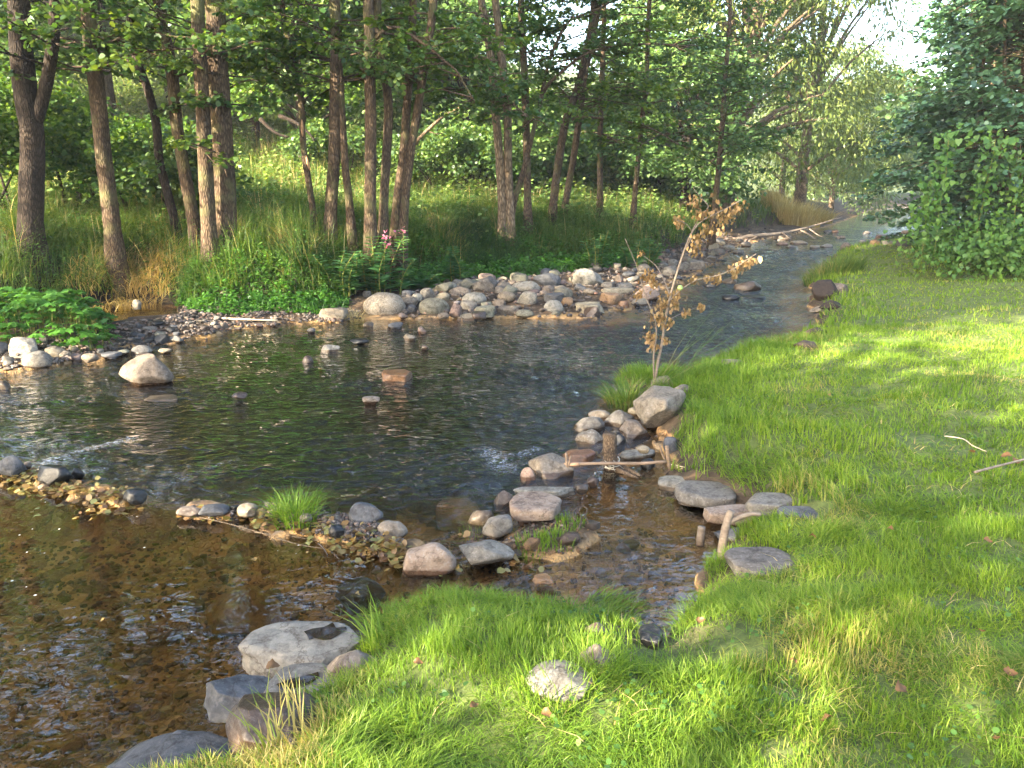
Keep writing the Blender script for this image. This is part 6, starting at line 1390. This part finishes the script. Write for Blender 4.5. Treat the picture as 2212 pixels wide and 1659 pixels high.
# ------------------------------------------------------------------ leaves on water, leaf raft, fallen leaves
def raft():
    mb = MB()
    def strip(pl, n, wd, zz=.02, sz=.042):
        P = ground_pts(pl, .01); P3 = np.column_stack([P, np.zeros(len(P))]); q = along(P3, rng.random(n))[:, :2] + rng.normal(0, wd, (n, 2)); z = np.maximum(height(q), 0) + .004 + rng.random(n) * zz
        leaves(mb, np.column_stack([q, z]), rng.normal(0, 1, (n, 3)) * [1, 1, .22], sz * rng.uniform(.5, 1.3, n), HEX, roll=.35)
    strip([(-20, 1022), (40, 1030), (110, 1045), (180, 1066), (240, 1075), (275, 1085)], 520, .055, .03)
    strip([(180, 1085), (260, 1100), (300, 1105)], 60, .05, .004); strip([(100, 1100), (240, 1115)], 14, .06, .002)
    strip([(390, 1112), (520, 1120), (590, 1128)], 60, .03, .01)
    strip([(560, 1130), (610, 1140), (660, 1148), (700, 1160), (730, 1150)], 150, .035, .02)
    strip([(700, 1170), (770, 1180), (820, 1195), (858, 1205)], 260, .06, .02); strip([(830, 1180), (862, 1200), (868, 1225)], 90, .03, .03)
    strip([(900, 1238), (985, 1228), (1110, 1222), (1150, 1225)], 22, .04, .004); strip([(1000, 1160), (1090, 1130), (1130, 1140)], 18, .04, .01)
    strip([(1270, 975), (1300, 985)], 8, .03, .004); strip([(-20, 1030), (120, 1070)], 60, .05, .01)
    tag(mb.build('leaf_litter', M['yleaf']), 'yellow and green leaf litter caught along the dam', kind='stuff')
    mt = MB()
    P, r = sample_polar(5200, 1.2, 11, -34, 44, .6); k = inside(P, NEARP) & (dist_poly(P, NEAR) > .05); P = P[k]; k = vnoise(P[:, 0], P[:, 1], .5, 71) > .1; P = P[k]
    blades(mt, np.column_stack([P, height(P) + .01]), .05, .004, 2.2 * np.ones(len(P)), rng.uniform(0, 6.28, len(P)), 2)
    tag(mt.build('dead_grass_litter', M['straw']), 'dead straw stalks in the lawn', kind='stuff')
raft()
def one_leaf(label, px, py, z, size, mt, name='fallen_leaf', group=None, stand=.5, yaw=None, shape_=HEX):
    size = size * (.68 if name == 'fallen_leaf' else .85); P = atz(px, py, z) if z is not None else hit(px, py) + [0, 0, .035]; mb = MB(); a = rng.uniform(0, 6.28) if yaw is None else yaw
    n = 5; U_ = np.linspace(0, 1, 7); rows = []
    for u in U_:
        wv = .36 * math.sin(math.pi * min(max(u, .02), .985) ** .75) ** .9 * (1 + .15 * math.sin(u * 17 + px)); rows.append([(u, v * wv, 1.6 * (v * wv) ** 2 + .16 * math.sin(u * 5 + px)) for v in (-1, -.5, 0, .5, 1)])
    V = np.array(rows).reshape(-1, 3) * size; V[:, 0] -= size / 2
    ct, st = math.cos(stand), math.sin(stand); V = np.stack([V[:, 0], V[:, 1] * ct - V[:, 2] * st, V[:, 1] * st + V[:, 2] * ct], 1)
    ca, sa = math.cos(a), math.sin(a); V = np.stack([V[:, 0] * ca - V[:, 1] * sa, V[:, 0] * sa + V[:, 1] * ca, V[:, 2] - V[:, 2].min()], 1)
    Q = [[i * 5 + j, i * 5 + j + 1, (i + 1) * 5 + j + 1, (i + 1) * 5 + j] for i in range(6) for j in range(4)]
    mb.add(V + P, np.full(len(Q), 4), np.array(Q).ravel()); o = mb.build(name, M[mt], origin=P); tag(o, label, 'leaf', group); return o
LG = 'single leaves lying in the lawn'
for lab, x, y, s_, mt in [
    ('orange brown dead leaf in the grass below the blue grey slab', 1921, 1160, .05, 'bleaf'), ('dark brown dead leaf in the grass near the right edge', 2131, 1190, .055, 'bleaf'),
    ('large brown and yellow curled leaf in the lower right grass', 1942, 1520, .085, 'bleaf'), ('brown leaf in the lower right corner area beside short grass', 2176, 1490, .06, 'bleaf'),
    ('brown upright leaf below the bent grey stick', 1779, 1594, .06, 'bleaf'), ('tan leaf left of the bent grey stick', 1709, 1462, .045, 'bleaf'), ('small brown leaf above the large curled leaf', 2114, 1394, .045, 'bleaf'),
    ('yellowish leaf on the dark mud of the bank notch', 1368, 1362, .05, 'yleaf'), ('tan dry leaf standing at the edge of the bare mud', 1511, 1370, .055, 'bleaf'), ('orange leaf lying against the rotten wood piece', 1181, 1578, .055, 'bleaf'),
    ('pale tan leaf in the foreground grass left of the rotten wood', 1025, 1562, .05, 'bleaf'), ('yellow leaf in the long sunny grass', 1791, 866, .05, 'yleaf'), ('orange brown leaf in sunny grass at right', 2096, 995, .07, 'bleaf'),
    ('brown leaf lying on the root beside the large green grey slab', 1752, 1178, .06, 'bleaf'), ('brown leaf under the reddish twig in the grass', 905, 1462, .05, 'bleaf'), ('pale dead leaf in the grass at the bottom edge', 2145, 1620, .045, 'bleaf'),
    ('dry brown leaf at the right edge by the thin stick', 2190, 1012, .09, 'bleaf'), ('second dry brown leaf above the thin stick at right', 2172, 1000, .08, 'bleaf')]:
    one_leaf(lab, x, y, None, s_, mt, group=LG)
one_leaf('orange pointed leaf lying on the hollowed grey stone', 590, 1442, .14, .075, 'bleaf', yaw=.3)
for lab, x, y, s_, mt in [('yellow leaf floating left of the dark submerged stone', 550, 1213, .075, 'yleaf'), ('yellow leaf floating alone before the cream block', 985, 1236, .07, 'yleaf'), ('yellow leaf floating before the greenish grey flat stone', 1112, 1212, .07, 'yleaf'),
    ('orange leaf floating right of the greenish grey flat stone', 1142, 1226, .07, 'bleaf'), ('small yellow leaf drifting in the dark pool middle', 772, 1285, .035, 'yleaf'), ('narrow green yellow leaf floating below the left leaf dam', 308, 1031 + 24, .04, 'yleaf'),
    ('yellow leaf standing on the dam line right of the gap', 425, 1087, .07, 'yleaf'), ('small leaf afloat in the left pool', 196, 1124, .035, 'yleaf'), ('small green leaf afloat in the middle of the reflections', 221, 1341, .03, 'yleaf'), ('lime leaf drifting in mid stream', 692, 799, .06, 'yleaf')]:
    one_leaf(lab, x, y, .008, s_, mt, name='floating_leaf', group='leaves floating on the water', stand=.08)
def floaties():
    mb = MB(); 
    for x, y in [(70, 1143), (42, 1156), (98, 1085), (128, 1143), (58, 1193), (296, 1116), (96, 1195), (26, 1255), (312, 1183), (395, 1318), (57, 1268), (52, 1404), (414, 1365), (76, 1286), (645, 1178), (640, 1196), (600, 1190)]:
        p = atz(x, y, .006); a = np.linspace(0, 6.28, 8)[:-1]; r = rng.uniform(.003, .007); mb.add(np.stack([p[0] + np.cos(a) * r, p[1] + np.sin(a) * r, np.full(7, p[2] + .001)], 1), [7], list(range(7)))
    tag(mb.build('foam_flecks', M['snail']), 'tiny white foam flecks on the pool', kind='stuff')
floaties()
# muddy clods of the cut bank
def clod(label, x0, x1, y0, y1):
    o = rock(x0, x1, y0, y1, 'clod', label, 'ang', name='earth_clod', cat='earth clod', sub=4)[0]
M['clod'] = rock_mat('dark_earth', (.035, .024, .016), (.075, .052, .033), speck=(.14, .10, .06), wetline=False)
clod('dark earth clod with roots at the cut bank under the rushes', 1752, 1810, 606, 648)
clod('dark earth clod overhanging the water below the rushes point', 1770, 1830, 648, 672)
clod('dark earth clod at the grass edge nearer the dead sapling', 1735, 1790, 706, 728)
clod('low earth clod in the bank edge left of the long grass', 1715, 1765, 734, 760)
# rain puddle on the cream slab
def puddle(res, outline):
    o, P, W, b, c = res; loc = np.array(o.location); V = np.array([v.co[:] for v in o.data.vertices]) + loc
    top = V[:, 2].max(); pts = [atz(x, y, top - .015) for x, y in outline]; zs = [V[np.argmin((V[:, 0] - p[0]) ** 2 + (V[:, 1] - p[1]) ** 2 - .0 * V[:, 2] + (V[:, 2] < top - .05)), 2] for p in pts]
    z = float(np.max(zs)) + .002; mb = MB(); mb.add(np.array([[p[0], p[1], .5 * zz_ + .5 * float(np.median(zs)) + .004] for p, zz_ in zip(pts, zs)]) - loc, [len(pts)], list(range(len(pts)))[::-1])
    link('puddle', raw_mesh('puddle', np.concatenate(mb.V), np.concatenate(mb.N), np.concatenate(mb.I), M['puddle'], False), o)
m_, nt_, out_ = mat('puddle_water'); p_ = nd(nt_, 'BsdfPrincipled', i={'Roughness': .05}); p_.inputs['Base Color'].default_value = (.018, .012, .007, 1); L(nt_, p_.outputs[0], out_.inputs[0]); M['puddle'] = m_
puddle(CREAM, [(657, 1372), (675, 1366), (700, 1362), (720, 1352), (726, 1364), (748, 1362), (750, 1368), (735, 1378), (715, 1390), (698, 1391), (680, 1386), (668, 1390), (664, 1380)])
puddle(BOWL, [(598, 1486), (625, 1476), (660, 1468), (688, 1460), (690, 1470), (672, 1486), (640, 1494), (608, 1500)])
# ------------------------------------------------------------------ trees of the near bank behind the camera: they cast the shade seen in the picture
def shade_tree(label, x, y, H, rx, n, z0, blobs=46, size=.2):
    g = gz(x, y); rp = np.array([x, y, g - .1]); wood, lf = MB(), MB(); T = np.array([[0, 0, 0], [.1, 0, H * .4], [-.1, .1, H * .75], [0, 0, H]]); wood.add(*tube(T, np.array([.22, .16, .10, .03]), 9, sub=3))
    for _ in range(blobs):
        hz = rng.uniform(z0, .98); a = rng.uniform(0, 6.28); r_ = rx * math.sin(math.pi * min(1, .15 + .8 * (hz - z0) / (1 - z0))) ** .6 * rng.random() ** .5
        c = np.array([math.cos(a) * r_, math.sin(a) * r_, hz * H]); wood.add(*tube(np.array([along(T, hz * .8), c]), np.array([.04, .01]), 4, cap=False)); per = int(n / blobs)
        q = rng.standard_normal((per, 3)); q /= np.linalg.norm(q, axis=1)[:, None]; q *= (rng.random(per) ** .5)[:, None] * rx * .34 * np.array([1.2, 1.2, .8])
        leaves(lf, c + q, q + rng.normal(0, .5, (per, 3)), size * rng.uniform(.6, 1.2, per), HEX, roll=.6)
    root = empty('forest_tree', rp); tag(root, label, 'tree', 'trees of the near bank behind the viewer')
    link('trunk', raw_mesh('trunk', np.concatenate(wood.V), np.concatenate(wood.N), np.concatenate(wood.I), M['bark']), root)
    link('crown', raw_mesh('crown', np.concatenate(lf.V), np.concatenate(lf.N), np.concatenate(lf.I), M['alder']), root)
for k_, st_ in enumerate(SHADE): shade_tree('leafy tree of the near bank standing behind the viewer', *st_)

# ------------------------------------------------------------------ haze: thin sunlit evening air
HZ = HAZE
if HZ > 0:
    import bmesh
    bm = bmesh.new(); bmesh.ops.create_cube(bm, size=1); me = bpy.data.meshes.new('haze'); bm.to_mesh(me); bm.free()
    m_ = bpy.data.materials.new('haze'); m_.use_nodes = True; nt_ = m_.node_tree; nt_.nodes.clear(); o_ = nt_.nodes.new('ShaderNodeOutputMaterial'); v_ = nt_.nodes.new('ShaderNodeVolumePrincipled')
    v_.inputs['Color'].default_value = (.96, .97, 1, 1); v_.inputs['Density'].default_value = HZ; v_.inputs['Anisotropy'].default_value = .2; nt_.links.new(v_.outputs[0], o_.inputs['Volume'])
    me.materials.append(m_); ho = bpy.data.objects.new('haze', me); COL.objects.link(ho); ho.scale = (900, 900, 42); ho.location = (0, 0, 19); tag(ho, 'thin hazy evening air', kind='stuff')
scene.cycles.volume_step_rate = 5; scene.cycles.volume_max_steps = 64; scene.cycles.volume_bounces = 0
